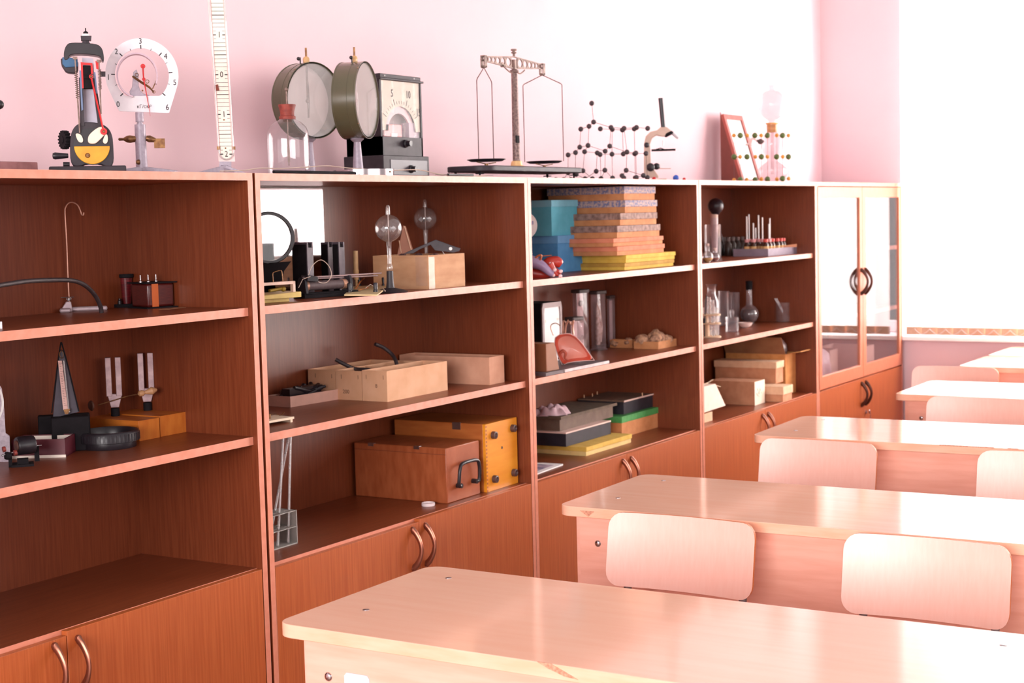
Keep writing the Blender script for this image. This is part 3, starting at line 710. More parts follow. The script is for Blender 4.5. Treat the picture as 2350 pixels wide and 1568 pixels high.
# --- two drum electrometers
def electrometer(label, uc, vc, half_h, y, face_deg, Dm, foot_u, vfoot):
    o = ont(foot_u, y); t = TH('electrometer', label, 'electrometer', o, rot=math.radians(face_deg), group='olive drum electrometers on grey stands')
    # local -y is the glass front
    r = ray(uc, vc); q = at(uc, vc, y=y); cz = q.z-H
    R = half_h/ (FPX/((q-CAM).dot(_d)))
    C_ = Vector((0, 0, cz)); ax = (0, 1, 0)
    m = M(); n = 48
    m.lathe([(R, -Dm), (R*1.012, -Dm), (R*1.012, -Dm+.004), (R, -Dm+.005), (R, -Dm*.3), (R*1.008, -Dm*.28), (R, -Dm*.26), (R, Dm-.004), (R*1.012, Dm-.003), (R*1.012, Dm), (R*.965, Dm), (R*.965, -Dm)], C_, axis=ax, n=n, caps=False)
    dr = t.part('drum', m, OLIVE)
    m = M(); m.lathe([(R*.97, 0), (R*.97, .002)], C_+Vector((0, -Dm+.004, 0)), axis=ax, n=n); m.build('front_glass', glassy('electrometer_glass', (.99, .99, .99), gloss=.05, edge=.12, haze=.22, hazecol=(1, .98, .97), scale=3), dr)
    m = M(); m.lathe([(R*.965, 0), (R*.965, .002)], C_+Vector((0, Dm-.006, 0)), axis=ax, n=n); bk = m.build('frosted_back', translucent('frosted_white_glass', (255, 252, 250), .5), dr)
    m = M(); m.cyl(C_+Vector((0, 0, -R*.45)), C_+Vector((0, 0, R*1.02)), .0016); m.cyl(C_+Vector((0, 0, 0)), C_+Vector((0, 0, R*.9)), .0028); m.sph(C_, .006, n=10); m.tube([C_+Vector((.0, -.003, -.045)), C_+Vector((.003, -.003, 0)), C_+Vector((.001, -.003, .05))], .0012); t.part('electrode_rod', m, DULLM)
    m = M(); m.lathe([(.008, 0), (.009, .003), (.009, .012), (.006, .017), (.0035, .018)], C_+Vector((0, 0, R*.995)), n=8); t.part('insulator', m, mat('amber_insulator', (222, 176, 122), .4))
    m = M(); m.cyl(C_+Vector((0, 0, R+.017)), C_+Vector((0, 0, R+.041)), .003, n=10); t.part('terminal_rod', m, BRASS)
    m = M(); m.sph(C_+Vector((-.028, 0, R*.98+.012)), .0052, n=12); m.cyl(C_+Vector((-.022, 0, R*.96)), C_+Vector((-.022, 0, R*.98+.016)), .002); t.part('ground_knob', m, BLACK)
    m = M(); zt = cz-R
    m.lathe([(.001, 0), (.030, 0), (.022, .006), (.0155, .010), (.0125, zt*.5), (.0095, zt-.010), (.019, zt-.002), (.015, zt+.004), (.001, zt+.004)], (0, 0, 0), n=24)
    st = t.part('stand', m, GREYC)
    m = M()
    for a in (25, 150, 270):
        rr_ = math.radians(a); d = Vector((math.cos(rr_), math.sin(rr_), 0)); e = Vector((-d.y, d.x, 0)); Lg = .075
        m.hexa([-e*.014, e*.014, e*.006+d*Lg, -e*.006+d*Lg, -e*.012+Vector((0, 0, .016)), e*.012+Vector((0, 0, .016)), e*.006+d*Lg+Vector((0, 0, .004)), -e*.006+d*Lg+Vector((0, 0, .004))])
    t.part('tripod_foot', m, GREYC)
    m = M()
    for a in (60, 130, 220, 310): m.sph(C_+Vector((R*1.01*math.cos(math.radians(a)), -Dm+.002, R*1.01*math.sin(math.radians(a)))), .002, n=8)
    t.part('rim_screw', m, BRASS)
    return t
electrometer('olive drum electrometer behind the corked glass bottle', 708, 232, 86, .215, -9, .030, 712, 395)
electrometer('olive drum electrometer turned edgeways in front of the voltmeter case', 820, 231, 87, .15, 18, .034, 822, 395)

# --- corked bottle electroscope
t = TH('corked_glass_bottle', 'clear round-shouldered bottle with brown cork and rod, before the drum electrometers', 'bottle', ont(664, .09))
P = t.p; r1 = abs(P(714, 350).x-P(617, 350).x)/2; z = lambda v: P(664, v).z
m = M(); m.lathe([(r1*.97, .001), (r1, .006), (r1, z(320)), (r1*.97, z(305)), (r1*.88, z(292)), (r1*.66, z(281)), (r1*.42, z(276)), (r1*.36, z(272)), (r1*.36, z(268))], n=48, caps=False)
m.lathe([(.001, .003), (r1*.9, .002), (r1*.97, .001)], n=48, caps=False); t.part('glass_body', m, glassy('bottle_glass', (.965, .955, .97), gloss=.05, edge=.75, haze=.03, power=3))
m = M(); m.lathe([(r1*.39, z(274)), (r1*.40, z(268)), (r1*.33, z(266)), (r1*.34, z(256)), (r1*.42, z(242)), (r1*.41, z(240)), (.001, z(240))], n=28); t.part('cork', m, mat('red_brown_cork', (150, 62, 48), .65, c2=(112, 42, 34), scale=60, bump=.3))
m = M(); m.cyl((0, 0, z(272)), (0, 0, z(210)), .0022, .002); m.sph((0, 0, z(205)), .0045, n=12); m.cyl((0, 0, z(380)), (0, 0, z(272)), .0016); m.box((-.003, -.002, z(372)), (.003, .002, z(340))); t.part('rod', m, DULLM)

# --- voltmeter case
t = TH('demonstration_voltmeter', 'dark grey demonstration meter case with large white scale reading 5 10 15', 'meter', ont(880, .20, 400), 0)
# left-front vertical edge at u~880: front face faces -y, left face faces -x
P = t.p
w = P(983, 400).x; dpt = .14
m = M(); hb = t.q(880, 356).z; ht = t.q(880, 181).z
m.box((-.004, -.004, 0), (w, dpt, hb)); t.part('lower_case', m, GREYD, bevel=.002)
x1 = P(972, 300).x
m = M(); m.box((0, .004, hb), (x1, dpt-.01, hb+.055)); m.box((0, .004, hb), (.008, dpt-.01, ht)); m.box((x1-.007, .004, hb), (x1, dpt-.01, ht)); t.part('upper_case', m, GREYD)
m = M(); m.box((-.003, -.002, ht), (x1+.006, dpt-.004, ht+.006)); m.box((.004, .004, ht+.006), (x1-.002, dpt-.02, ht+.018)); lid = t.part('case_lid', m, GREYD, bevel=.0015)
m = M()
for f in (.12, .82): m.sph((x1*f, .003, ht+.012), .0022, n=8)
m.build('lid_rivet', PAPER, lid)
m = M(); zc = t.q(880, 318).z
cxm, czm, rm = x1*.50, hb+.055+.018, x1*.36
outer = [(.007, hb+.055), (x1-.007, hb+.055), (x1-.007, ht), (.007, ht)]
# face plate with arched window
n = 24; arch = [(cxm+rm*math.cos(math.pi*k/n), czm+rm*.95*math.sin(math.pi*k/n)) for k in range(n+1)]
poly = [(.007, czm), (.007, ht), (x1-.007, ht), (x1-.007, czm)] + arch
m.prism([(x1-.007, czm)] + arch + [(.007, czm), (.007, ht), (x1-.007, ht)], .008, .010); fc = t.part('scale_face', m, mat('aged_cream_face', (206, 190, 172), .7))
m = M(); m.box((.007, .05, hb+.055), (x1-.007, .052, ht-.01)); t.part('inner_back', m, mat('pale_inner_panel', (232, 212, 214), .5))
m = M(); m.box((x1*.72, .012, hb+.055), (x1-.008, .04, hb+.10)); t.part('inner_block', m, mat('grey_lilac_block', (176, 150, 164), .5))
m = M()
m.ringprism([(cxm+rm*a_[0], czm+rm*.95*a_[1]) for a_ in [(math.cos(math.pi*k/20), math.sin(math.pi*k/20)) for k in range(21)]][::1], [(cxm+rm*.72*a_[0], czm+rm*.68*a_[1]) for a_ in [(math.cos(math.pi*k/20), math.sin(math.pi*k/20)) for k in range(21)]], .014, .020)
t.part('arched_shade', m, mat('pink_grey_shade', (206, 168, 172), .5))
m = M(); a = t.p(882, 279, .0); b = t.p(921, 313, .0)
mx0 = x1*.14; m.box((mx0, .014, hb+.056), (mx0+x1*.42, .04, hb+.056+.036)); mg = t.part('red_magnet', m, mat('red_magnet_paint', (226, 92, 96), .4), bevel=.001)
m = M(); m.box((mx0+x1*.16, .0128, hb+.0545), (mx0+x1*.30, .0145, hb+.066)); m.build('magnet_gap', PAPER, mg)
m = M()
for k in range(0, 16):
    a = math.radians(150-120*k/15); R0 = rm*1.10; R1 = rm*(1.34 if k % 5 == 0 else 1.22)
    d = Vector((math.cos(a), 0, math.sin(a)*.95)); q0 = Vector((cxm, .0072, czm))+d*R0; q1 = Vector((cxm, .0072, czm))+d*R1
    m.tube([q0, q1], .0005 if k % 5 else .0008, n=4)
for s_, k in (('5', 5), ('10', 10), ('15', 15)):
    a = math.radians(150-120*k/15); d = Vector((math.cos(a), 0, math.sin(a)*.95)); q = Vector((cxm, .0068, czm))+d*rm*1.58
    if k == 15: q.x -= .013
    lett(m, s_, .032, q.x, .0068, q.z, .75)
m.build('scale_markings', mat('grey_ink', (74, 60, 62), .7), fc)
m = M(); m.box((.007, .0055, hb+.056), (x1-.007, .0068, ht)); t.part('front_glass', m, glassy('meter_glass', (.98, .98, .98), gloss=.01, edge=.04))
for zz, xx in ((hb+.036, x1*.56), (hb*.42, x1*.62)):
    m = M(); m.lathe([(.012, 0), (.012, .006), (.008, .008), (.008, .022), (.001, .022)], (xx, .004 if zz > hb else -.004, zz), axis=(0, -1, 0), n=20); t.part('knob', m, BLACK)
m = M(); m.box((.03, -.0055, .01), (w-.012, -.0035, hb-.012)); t.part('socket_panel', m, mat('slate_grey_enamel', (92, 84, 92), .4), bevel=.001)

# --- wire, plugs, clamp ring along the front edge
t = TH('wire_length', 'long pale bare wire lying along the bookcase top from scale to meter', 'wire', (0.05, .05, H), 0)
m = M(); L = [(505, 393), (560, 391), (598, 386), (640, 387), (700, 384), (750, 381), (800, 386), (850, 389), (900, 391), (960, 390), (1010, 400), (1060, 404), (1120, 403)]
pts = []
for u, v in L:
    q = at(u, v, y=.035)-t.O; q.z = max(q.z, .0018); pts.append(q)
m.tube(pts, .0015, n=6); t.part('strand', m, mat('pale_wire_metal', (232, 206, 190), .35, metal=.5))
t = TH('rubber_rod', 'thick black rubber tube lying at the foot of the corked bottle', 'tube', ont(720, .025), 0)
m = M(); pts = [at(u, v, y=.022)-t.O for u, v in ((628, 395), (650, 398.5), (700, 400), (760, 399.5), (800, 397), (815, 398))]
for q in pts: q.z = max(q.z, .0045)
m.tube(pts, .0043, n=10); t.part('tube_body', m, BLACKM)
t = TH('clamp_ring', 'shiny flat metal clamp ring lying below the edgeways electrometer', 'clamp', ont(862, .05, 400), 0)
P = t.p; a, b = P(812, 399), P(896, 399); m = M(); r = (b.x-a.x)/2; cx = (a.x+b.x)/2
m.lathe([(r, 0), (r, .017), (r*.93, .017), (r*.93, 0), (r, 0)], (cx, .03, 0), n=40, caps=False); m.box((cx+r-.002, .0, .001), (cx+r+.006, .012, .009)); t.part('band', m, CHROME)
m = M(); m.sph((cx+r*.1, .03-r-.001, .009), .003, n=10, sc=(1, .5, 1)); t.part('band_screw', m, BRASS)
t = TH('banana_plug', 'black plug with a thin wire lying left of the balance', 'plug', ont(1052, .03, 400), 0)
P = t.p; m = M(); a, b = P(1028, 403), P(1085, 404); m.cyl((a.x, 0, .005), (b.x, 0, .005), .0042, n=12); t.part('plug_body', m, BLACK)
m = M(); pts = [P(u, v) for u, v in ((1000, 400), (1015, 402), (1024, 401), (1028, 403))]
for q in pts: q.z = max(q.z, .002)
m.tube(pts, .0012, n=6)
pts = [P(u, v) for u, v in ((1085, 404), (1105, 405), (1128, 403), (1132, 405))]
for q in pts: q.z = max(q.z, .0012)
m.tube(pts, .0006, n=5); t.part('lead', m, DULLM)

# --- beam balance
t = TH('beam_balance', 'brass coloured two-pan beam balance on long black base', 'balance', ont(1186, .17), 0)
P = t.p
a, b = P(1060, 385), P(1304, 385); zb0, zb1 = P(1186, 390).z, P(1186, 373).z
m = M(); pl = rrect(a.x+.012, -.085, b.x-.02, .085, .05, 8); m.loft([[(x, y, .022) for x, y in pl], [(x, y, .040) for x, y in pl]]); t.part('base', m, GREYD, bevel=.003)
m = M()
for x, y in ((a.x+.04, -.04), (b.x-.06, -.055), (a.x+.04, .05), (b.x-.06, .05)):
    m.lathe([(.013, 0), (.013, .002), (.003, .003), (.003, .014), (.014, .014), (.014, .017), (.004, .017), (.004, .023)], (x, y, 0), n=16)
t.part('levelling_foot', m, BLACKM)
ct = P(1184, 160).z
m = M(); m.lathe([(.033, .040), (.033, .043), (.020, .046), (.017, .060), (.012, .062)], n=28); t.part('column_collar', m, mat('orange_brass', (238, 194, 138), .4, metal=.3))
m = M(); m.lathe([(.0125, .06), (.0105, ct-.012), (.0145, ct-.008), (.0145, ct-.003), (.009, ct), (.001, ct)], n=28); t.part('column', m, mat('mottled_grey_column', (150, 124, 118), .5, metal=.3, c2=(96, 74, 72), scale=160, bump=.3))
L_, R_ = P(1110, 135), P(1244, 158)
bz = (L_.z+R_.z)/2; xl, xr = L_.x, R_.x
m = M()
# beam: tapered openwork plate with round holes
def beamz(x, s):
    f = 1-abs(x)/max(abs(xl), xr); return bz + s*(.006+.013*f) + .004
for s in (-1, 1):
    pts = [(xl+(xr-xl)*k/14, 0, 0) for k in range(15)]
    m.loft([[(p[0], -.003, beamz(p[0], s)-.0016), (p[0], .003, beamz(p[0], s)-.0016), (p[0], .003, beamz(p[0], s)+.0016), (p[0], -.003, beamz(p[0], s)+.0016)] for p in pts])
xs = []
nh = 6
for side in (-1, 1):
    X0 = abs(xl) if side < 0 else xr
    edges = [.012*0+X0*f for f in (.10, .30, .47, .62, .75, .86, .95)]
    for e0, e1 in zip(edges[:-1], edges[1:]):
        xm = side*(e0+e1)/2; rh = (e1-e0)/2*.86; hz = (beamz(xm, 1)-beamz(xm, -1))/2; zc_ = (beamz(xm, 1)+beamz(xm, -1))/2
        sq = []; ci = []
        for k in range(24):
            an = 2*math.pi*k/24; c_, s_ = math.cos(an), math.sin(an)
            hh = (e1-e0)/2; kx = hh*1.02/max(abs(c_), 1e-6); kz = hz/max(abs(s_), 1e-6); kk = min(kx, kz)
            sq.append((xm+c_*kk, zc_+s_*kk)); ci.append((xm+c_*rh*.95, zc_+s_*min(hz*.8, rh*1.5)))
        m.ringprism(sq, ci, -.002, .002)
t.part('beam', m, DULLM)
m = M(); m.lathe([(.004, 0), (.004, .010), (.009, .012), (.009, .015), (.005, .016), (.005, .019), (.010, .020), (.010, .025), (.001, .026)], (0, 0, beamz(0, 1)), n=16); m.box((-.006, -.006, ct-.004), (.006, .006, beamz(0, 0)+.01)); t.part('pivot', m, DULLM)
m = M(); m.tube([(-.075, -.004, bz-.012), (-.03, -.004, ct-.012), (0, -.004, ct-.006), (.03, -.004, ct-.012), (.06, -.004, bz-.016)], .0022); m.lathe([(.008, -.003), (.008, .003)], (-.075, 0, bz-.008), axis=(0, 1, 0), n=14); t.part('arrest_arm', m, DULLM)
m = M(); nb = P(1172, 320); m.cyl((-.018, -.008, bz-.01), (-.018, -.008, nb.z+.012), .0012); t.part('pointer', m, DARKROD)
m = M(); m.box((-.020, -.014, P(1172, 328).z), (0, -.010, P(1172, 311).z)); t.part('pointer_scale', m, BLACKM)
for side, x in ((-1, xl), (1, xr)):
    m = M(); m.box((x-.007, -.008, bz-.024), (x+.007, -.005, bz+.012)); m.box((x-.007, .005, bz-.024), (x+.007, .008, bz+.012)); m.box((x-.007, -.008, bz+.010), (x+.007, .008, bz+.014)); m.cyl((x, -.008, bz-.022), (x, .008, bz-.022), .004, n=10)
    m.cyl((x, 0, bz), (x+side*.018, 0, bz), .0016); m.cyl((x+side*.011, 0, bz), (x+side*.015, 0, bz), .004, n=12); t.part('stirrup', m, DULLM)
    zp = .062; rp = .062; pc = x+.0
    # bow of the pan lies across the beam (both arms) 
    ang = math.radians(55 if side > 0 else -8) ; d = Vector((math.cos(ang), -math.sin(ang), 0))
    w_ = .066 if side > 0 else .058
    m = M(); q = Vector((x, 0, bz-.024)); sh_ = .034 if side > 0 else .045
    m.tube([Vector((x, 0, 0))+d*(-w_)+Vector((0, 0, zp)), Vector((x, 0, 0))+d*(-w_)+Vector((0, 0, bz-.024-sh_)), Vector((x, 0, 0))+d*(-w_*.93)+Vector((0, 0, bz-.024-sh_*.86)), q, Vector((x, 0, 0))+d*(w_*.93)+Vector((0, 0, bz-.024-sh_*.86)), Vector((x, 0, 0))+d*w_+Vector((0, 0, bz-.024-sh_)), Vector((x, 0, 0))+d*w_+Vector((0, 0, zp))], .0016, n=6, sm=False); t.part('pan_bow', m, DARKROD)
    m = M(); m.lathe([(.001, 0), (rp*.8, .0), (rp, .006), (rp*.98, .0075), (rp*.78, .002), (.001, .002)], (x, 0, zp-.006), n=40); t.part('pan', m, BLACK)
    m = M(); m.tube([(x-rp*.9, 0, zp-.008), (x, 0, zp-.014), (x+rp*.9, 0, zp-.008)], .0018); m.lathe([(.006, 0), (.006, .01)], (x, 0, .04), n=12); t.part('pan_support', m, BRASS)

# --- black lattice model
def zc3(L): return [(1020+x/4.052, 80+y/4.052) for x, y in L]
N1 = zc3([(1369, 637), (1387, 811), (1344, 851), (1268, 877), (1450, 875), (1549, 862), (1560, 880), (1670, 870), (1655, 885), (1786, 862), (1765, 875), (1890, 870),
 (1335, 1029), (1258, 1045), (1219, 1095), (1150, 1117), (1303, 1087), (1421, 1098), (1448, 1113), (1495, 1082), (1537, 1035), (1558, 1110), (1663, 1108), (1697, 1090), (1770, 1106), (1780, 1099), (1874, 1103),
 (1492, 1259), (1690, 1260), (1411, 1269), (1288, 1264), (1217, 1265), (1149, 1282), (1225, 1297), (1652, 1310), (1850, 1308), (1887, 1325),
 (1035, 1338), (1107, 1332), (1177, 1322), (1307, 1328), (1376, 1328), (1456, 1322), (1563, 1328), (1668, 1330), (1775, 1328), (1785, 1332)])
DYB = [0, 0, .01, .03, .05, 0, .06, .0, .06, 0, .06, .02, .02, .03, .03, .0, .06, .06, .0, .02, .04, .05, .06, .0, .05, .0, .02, .0, .02, .04, .02, .03, .04, -.02, .03, .03, .05, .0, .02, .04, .0, .02, .04, .0, .02, .04, .0]
BN = [(0, 1), (1, 2), (2, 3), (1, 5), (4, 6), (5, 7), (6, 8), (7, 9), (8, 10), (9, 11), (2, 12), (3, 13), (12, 13), (13, 14), (14, 15), (16, 12), (16, 17), (17, 18), (12, 19), (19, 20), (18, 21), (20, 23), (21, 22), (23, 22), (22, 24), (23, 25), (24, 26),
      (5, 20), (6, 21), (7, 23), (8, 22), (10, 24), (14, 31), (16, 30), (17, 29), (18, 42), (19, 27), (21, 43), (23, 28), (24, 45), (25, 46), (26, 36), (15, 32), (31, 32), (31, 33), (30, 33), (30, 41), (29, 27), (27, 43), (28, 34), (28, 35), (33, 40), (32, 38), (37, 38), (29, 40), (34, 44), (35, 45), (39, 32), (41, 42), (42, 27)]
t = TH('lattice_model', 'crystal lattice model of small black balls and thin rods beside the balance', 'molecular model', ont(1400, .17))
BALLM = mat('black_ball_plastic', (62, 50, 54), .5, c2=(52, 42, 46), scale=50)
rb = 5.9/t.S; BP = []
for (u, v), dy in zip(N1, DYB):
    q = t.p(u, v, dy-.02); q.z = max(q.z, rb)
    if v > 404: q.z = rb
    BP.append(q)
m = M(); m.sph((0, 0, 0), rb, n=16); proto = t.part('atom_ball', m, BALLM); proto.location = BP[0]
for q in BP[1:]:
    c_ = proto.copy(); COL.objects.link(c_); c_.location = q
for a, b in BN:
    m = M(); m.cyl(BP[a], BP[b], .0009, n=6, caps=False); t.part('bond_rod', m, mat('thin_bond_rod', (110, 84, 84), .4, metal=.3))

# --- microscope
t = TH('microscope', 'old school microscope with black tube behind the black lattice model', 'microscope', ont(1503, .22))
P = t.p; MG = mat('cream_grey_enamel', (206, 176, 158), .4, c2=(196, 164, 146))
m = M(); m.prism(t.poly([(1516, 292), (1530, 292), (1540, 300), (1538, 308), (1522, 314), (1506, 311), (1496, 318), (1492, 332), (1494, 380), (1510, 402), (1512, 408), (1480, 408), (1478, 398), (1478, 330), (1482, 313), (1492, 303), (1508, 299)]), -.010, .010); t.part('arm', m, MG, bevel=.003)
m = M(); a, b = P(1522, 292), P(1516, 225); m.cyl(a, b, .0088, .0092, n=20); t.part('eyepiece_tube', m, BLACK)
m = M(); a = P(1535, 308); m.lathe([(.016, -.006), (.020, 0), (.014, .007)], a, axis=(-.5, 0, 1), n=20); nt_ = t.part('nosepiece', m, BLACKM)
m = M(); m.cyl(P(1543, 306), P(1556, 318), .005, .004); m.cyl(P(1522, 322), P(1522, 334), .0035, .002); m.build('objective', STEEL, nt_)
m = M(); m.box(P(1495, 347)-Vector((0, .03, 0)), P(1550, 342)+Vector((0, .03, 0))); m.tube([P(1500, 345, -.02), P(1516, 340, -.03), P(1530, 345, -.02)], .002); t.part('stage', m, BLACKM)
m = M(); 
for u, v, r, dy in ((1485, 333, .010, -.014), (1494, 384, .016, -.018), (1508, 382, .013, .005)): m.lathe([(r, 0), (r, .008), (r*.6, .010)], P(u, v, dy), axis=(-.4, -1, 0), n=20)
t.part('focus_knob', m, BLACK)
m = M(); m.box((-.02, -.045, 0), (.045, .045, .012)); m.cyl(P(1505, 387), P(1540, 387), .0015); t.part('foot', m, MG, bevel=.003)
# loose balls before the microscope
for (u, v, r, c_, lab) in ((1551, 405, 7, 'blue', 'single blue ball lying on the bookcase top right of the microscope'), (1501, 408, 4.5, 'red', 'small red ball lying left of the blue ball'), (1570, 408, 4, 'red', 'small red ball lying right of the blue ball')):
    t = TH('model_ball', lab, 'ball', ont(u, .10)); mt = mat('blue_ball_plastic', (50, 92, 190), .4) if c_ == 'blue' else REDP
    m = M(); rr_ = r/t.S; m.sph((0, 0, rr_), rr_, n=16); t.part('ball', m, mt)
t = TH('model_stick', 'thin wooden stick lying between the small red ball and the blue ball', 'stick', ont(1525, .10))
m = M(); m.cyl((t.p(1506, 400).x, 0, .002), (t.p(1543, 400).x, 0, .002), .0018, n=8); t.part('stick_body', m, BRASS)

# --- framed picture leaning against the wall
t = TH('framed_picture', 'red wooden picture frame leaning against the wall behind the glass apparatus', 'picture frame', (3.70, .29, H), 0)
zt = .335; x1 = .22; lean = .10
FRM = mat('red_brown_frame_wood', (176, 84, 72), .45, c2=(156, 68, 58), scale=30, stretch=(1, 1, .2))
X = Matrix.Rotation(-math.atan2(lean, zt), 4, 'X')
m = M(); f = .022
def fr(a, b): m.box(a, b, X=X)
fr((0, 0, 0), (f, .014, zt)); fr((x1-f, 0, 0), (x1, .014, zt)); fr((f, 0, 0), (x1-f, .014, f)); fr((f, 0, zt-f), (x1-f, .014, zt)); t.part('frame', m, FRM)
m = M(); m.prism([(.006, .001), (lean+.012, .001), (lean+.012, zt-.004)], .0005, .004, 'yz'); t.part('easel_side', m, mat('dark_brown_support', (128, 62, 52), .6))
m = M(); m.box((f, .006, f), (x1-f, .010, zt-f), X=X); t.part('picture_sheet', m, mat('faded_print', (228, 232, 230), .3, c2=(206, 212, 210), scale=9))

# --- glass gas generator
t = TH('kipp_generator', 'glass gas generator with round upper bulb and yellow ground joint', 'glassware', ont(1773, .17))
P = t.p; z = lambda v: P(1774, v).z
S_ = 1/t.S
GK = glassy('thick_clear_glass', (.85, .80, .81), gloss=.02, edge=.30, haze=.05, power=2.2, hazecol=(.62, .52, .56))
prof = [(24*S_, .001), (30*S_, z(408)), (34*S_, z(400)), (33*S_, z(388)), (22*S_, z(378)), (12*S_, z(370)), (12*S_, z(362)), (20*S_, z(352)), (25*S_, z(335)), (24*S_, z(318)), (16*S_, z(308)), (12*S_, z(303)), (13*S_, z(284))]
m = M(); m.lathe(prof, n=36, caps=False); t.part('lower_vessel', m, GK)
m = M(); m.lathe([(12*S_, z(304)), (12*S_, z(286)), (14.5*S_, z(284)), (14.5*S_, z(282)), (.001, z(282))], n=28); t.part('ground_joint', m, mat('amber_joint', (232, 170, 92), .35, c2=(206, 140, 66), scale=20, stretch=(1, 1, 6)))
m = M(); m.lathe([(8*S_, z(283)), (9*S_, z(276)), (18*S_, z(270)), (28*S_, z(258)), (32*S_, z(240)), (28*S_, z(221)), (17*S_, z(210)), (7*S_, z(207)), (6.5*S_, z(200)), (8.5*S_, z(194))], n=36, caps=False); m.cyl((0, 0, z(400)), (0, 0, z(283)), 4*S_, n=14, caps=False); t.part('upper_bulb', m, GK)
m = M(); a = P(1748, 325, -.01); m.cyl(P(1752, 325, -.01), P(1737, 323, -.03), .006, n=12); m.sph(P(1745, 325, -.02), .013, n=12); tp = t.part('tap', m, mat('dark_stopper', (84, 66, 62), .6))
m = M(); m.tube([P(1737, 323, -.03), P(1726, 318, -.035), P(1722, 328, -.035), P(1710, 333, -.035)], [.003, .005, .006, .003], n=8); m.tube([P(1718, 312, -.035), P(1724, 336, -.035)], .004); t.part('side_outlet', m, mat('pinkish_white_plastic', (246, 214, 208), .4))

# --- green and yellow lattice
t = TH('ionic_lattice_model', 'cube lattice model of green and yellow balls in front of the glass generator', 'molecular model', ont(1748, .10))
GR = mat('green_ball', (88, 106, 50), .45, c2=(76, 94, 42)); YL = mat('yellow_ball', (222, 150, 56), .45, c2=(206, 134, 44))
rows = [(311, [(413, 0, 'y'), (485, 0, 'g'), (562, .05, 'y'), (648, .10, 'g'), (720, 0, 'y'), (789, .05, 'g'), (895, .10, 'y'), (960, 0, 'g'), (1026, .05, 'y')]),
        (360, [(415, 0, 'g'), (483, 0, 'y'), (560, .05, 'g'), (654, .10, 'y'), (722, 0, 'g'), (789, .05, 'y'), (893, .10, 'g'), (963, 0, 'y'), (1026, .05, 'g')]),
        (410, [(415, 0, 'y'), (486, 0, 'g'), (557, .05, 'y'), (652, .10, 'g'), (722, 0, 'y'), (791, .05, 'g'), (898, .10, 'y'), (960, 0, 'g'), (1028, .05, 'y')])]
m = M(); m.sph((0, 0, 0), 6.6/t.S, n=14); pg = m.build('green_atom', GR, t.o); m = M(); m.sph((0, 0, 0), 4.6/t.S, n=14); py = m.build('yellow_atom', YL, t.o)
first = {'g': True, 'y': True}; G = []
for v, row in rows:
    R_w = []
    for x, dy, c_ in row:
        q = t.p(1600+x/4.896, v, dy-.03); 
        if v > 400: q.z = 6.6/t.S
        pr_ = pg if c_ == 'g' else py
        if first[c_]: ob = pr_; first[c_] = False
        else: ob = pr_.copy(); COL.objects.link(ob)
        ob.location = q; R_w.append(q)
    G.append(R_w)
RODM = mat('thin_bond_rod', (110, 84, 84), .4)
for r_ in range(3):
    for k in (0, 1, 3, 4, 6, 7):
        m = M(); m.cyl(G[r_][k], G[r_][k+1], .0009, n=6); t.part('bond_rod', m, RODM)
for k in range(9):
    if k == 2 or k == 3: continue
    m = M(); m.cyl(G[0][k], G[2][k], .0008, n=6); t.part('bond_rod', m, RODM)
# ================================================================ shelf things
def cbox(name, label, cat, u, v, z, ul, ur, vt, rot=0.0, group=None, vl=None, vr=None, ymin=None):
    """thing whose near front-left bottom corner is at pixel (u,v) on level z; returns TH, width, depth, height"""
    o = onb(u, v, z)
    if ymin is not None: o = at(u, v, y=ymin); o.z = z
    t = TH(name, label, cat, o, math.radians(rot), group)
    w = t.p(ur, vr or v).x if ur is not None else .2
    d = t.q(ul, vl or v).y if ul is not None else .2
    h = t.q(u, vt).z
    return t, w, d, h
def openbox(m, w, d, h, wall=.003):
    m.box((0, 0, 0), (w, d, wall)); m.box((0, 0, wall), (w, wall, h)); m.box((0, d-wall, wall), (w, d, h)); m.box((0, wall, wall), (wall, d-wall, h)); m.box((w-wall, wall, wall), (w, d-wall, h))
    return m
# ---------------- first bookcase, upper shelf
t = TH('rubber_hose', 'long bent black rubber hose arching over the upper shelf of the left bookcase', 'hose', onb(235, 722, Z1), 0)
L = [(-60, 664, .10), (0, 655, .11), (60, 646, .13), (120, 643, .15), (165, 644, .17), (195, 655, .19), (218, 678, .21), (230, 702, .22), (233, 721, .223)]
m = M(); pts = []
for u, v, y in L:
    q = at(u, v, y=y)-t.O; pts.append(q)
pts[-1].z = max(pts[-1].z, .004); m.tube(pts, .0052, n=12); t.part('hose_body', m, RUBBER)
t = TH('hook_stand', 'thin wire hook standing on a silver cast foot behind the black hose', 'stand', onb(158, 716, Z1))
P = t.p
m = M(); L = [(159, 692), (156, 640), (153, 560), (149, 490), (151, 475), (158, 466), (168, 465), (178, 471), (184, 483), (187, 492), (191, 494), (192, 488)]
m.tube([P(u, v) for u, v in L], .0017, n=8); t.part('hook_wire', m, mat('pinkish_wire', (214, 160, 140), .35, metal=.6))
m = M(); m.tube([P(115, 684), P(170, 682)], .001); m.lathe([(.004, 0), (.0045, .006)], P(158, 690), n=12); q = P(158, 686); m.tube([(q.x+.005*math.cos(a), -.004, q.z+.005*math.sin(a)) for a in [k*math.pi/6 for k in range(12)]], .0008, closed=True, n=6); t.part('clamp_screw', m, STEEL)
SILV = mat('silver_cast_foot', (196, 176, 180), .45, metal=.3, c2=(180, 160, 166), scale=80)
m = M(); a, b, c_, d_ = P(140, 722), P(160, 692), P(248, 714), P(150, 726)
m.prism(t.poly([(137, 715), (152, 692), (163, 692), (166, 708), (166, 716)]), -.006, .010); t.part('foot_block', m, SILV, bevel=.002)
m = M()
xr = P(247, 712).x; xl = P(137, 718).x
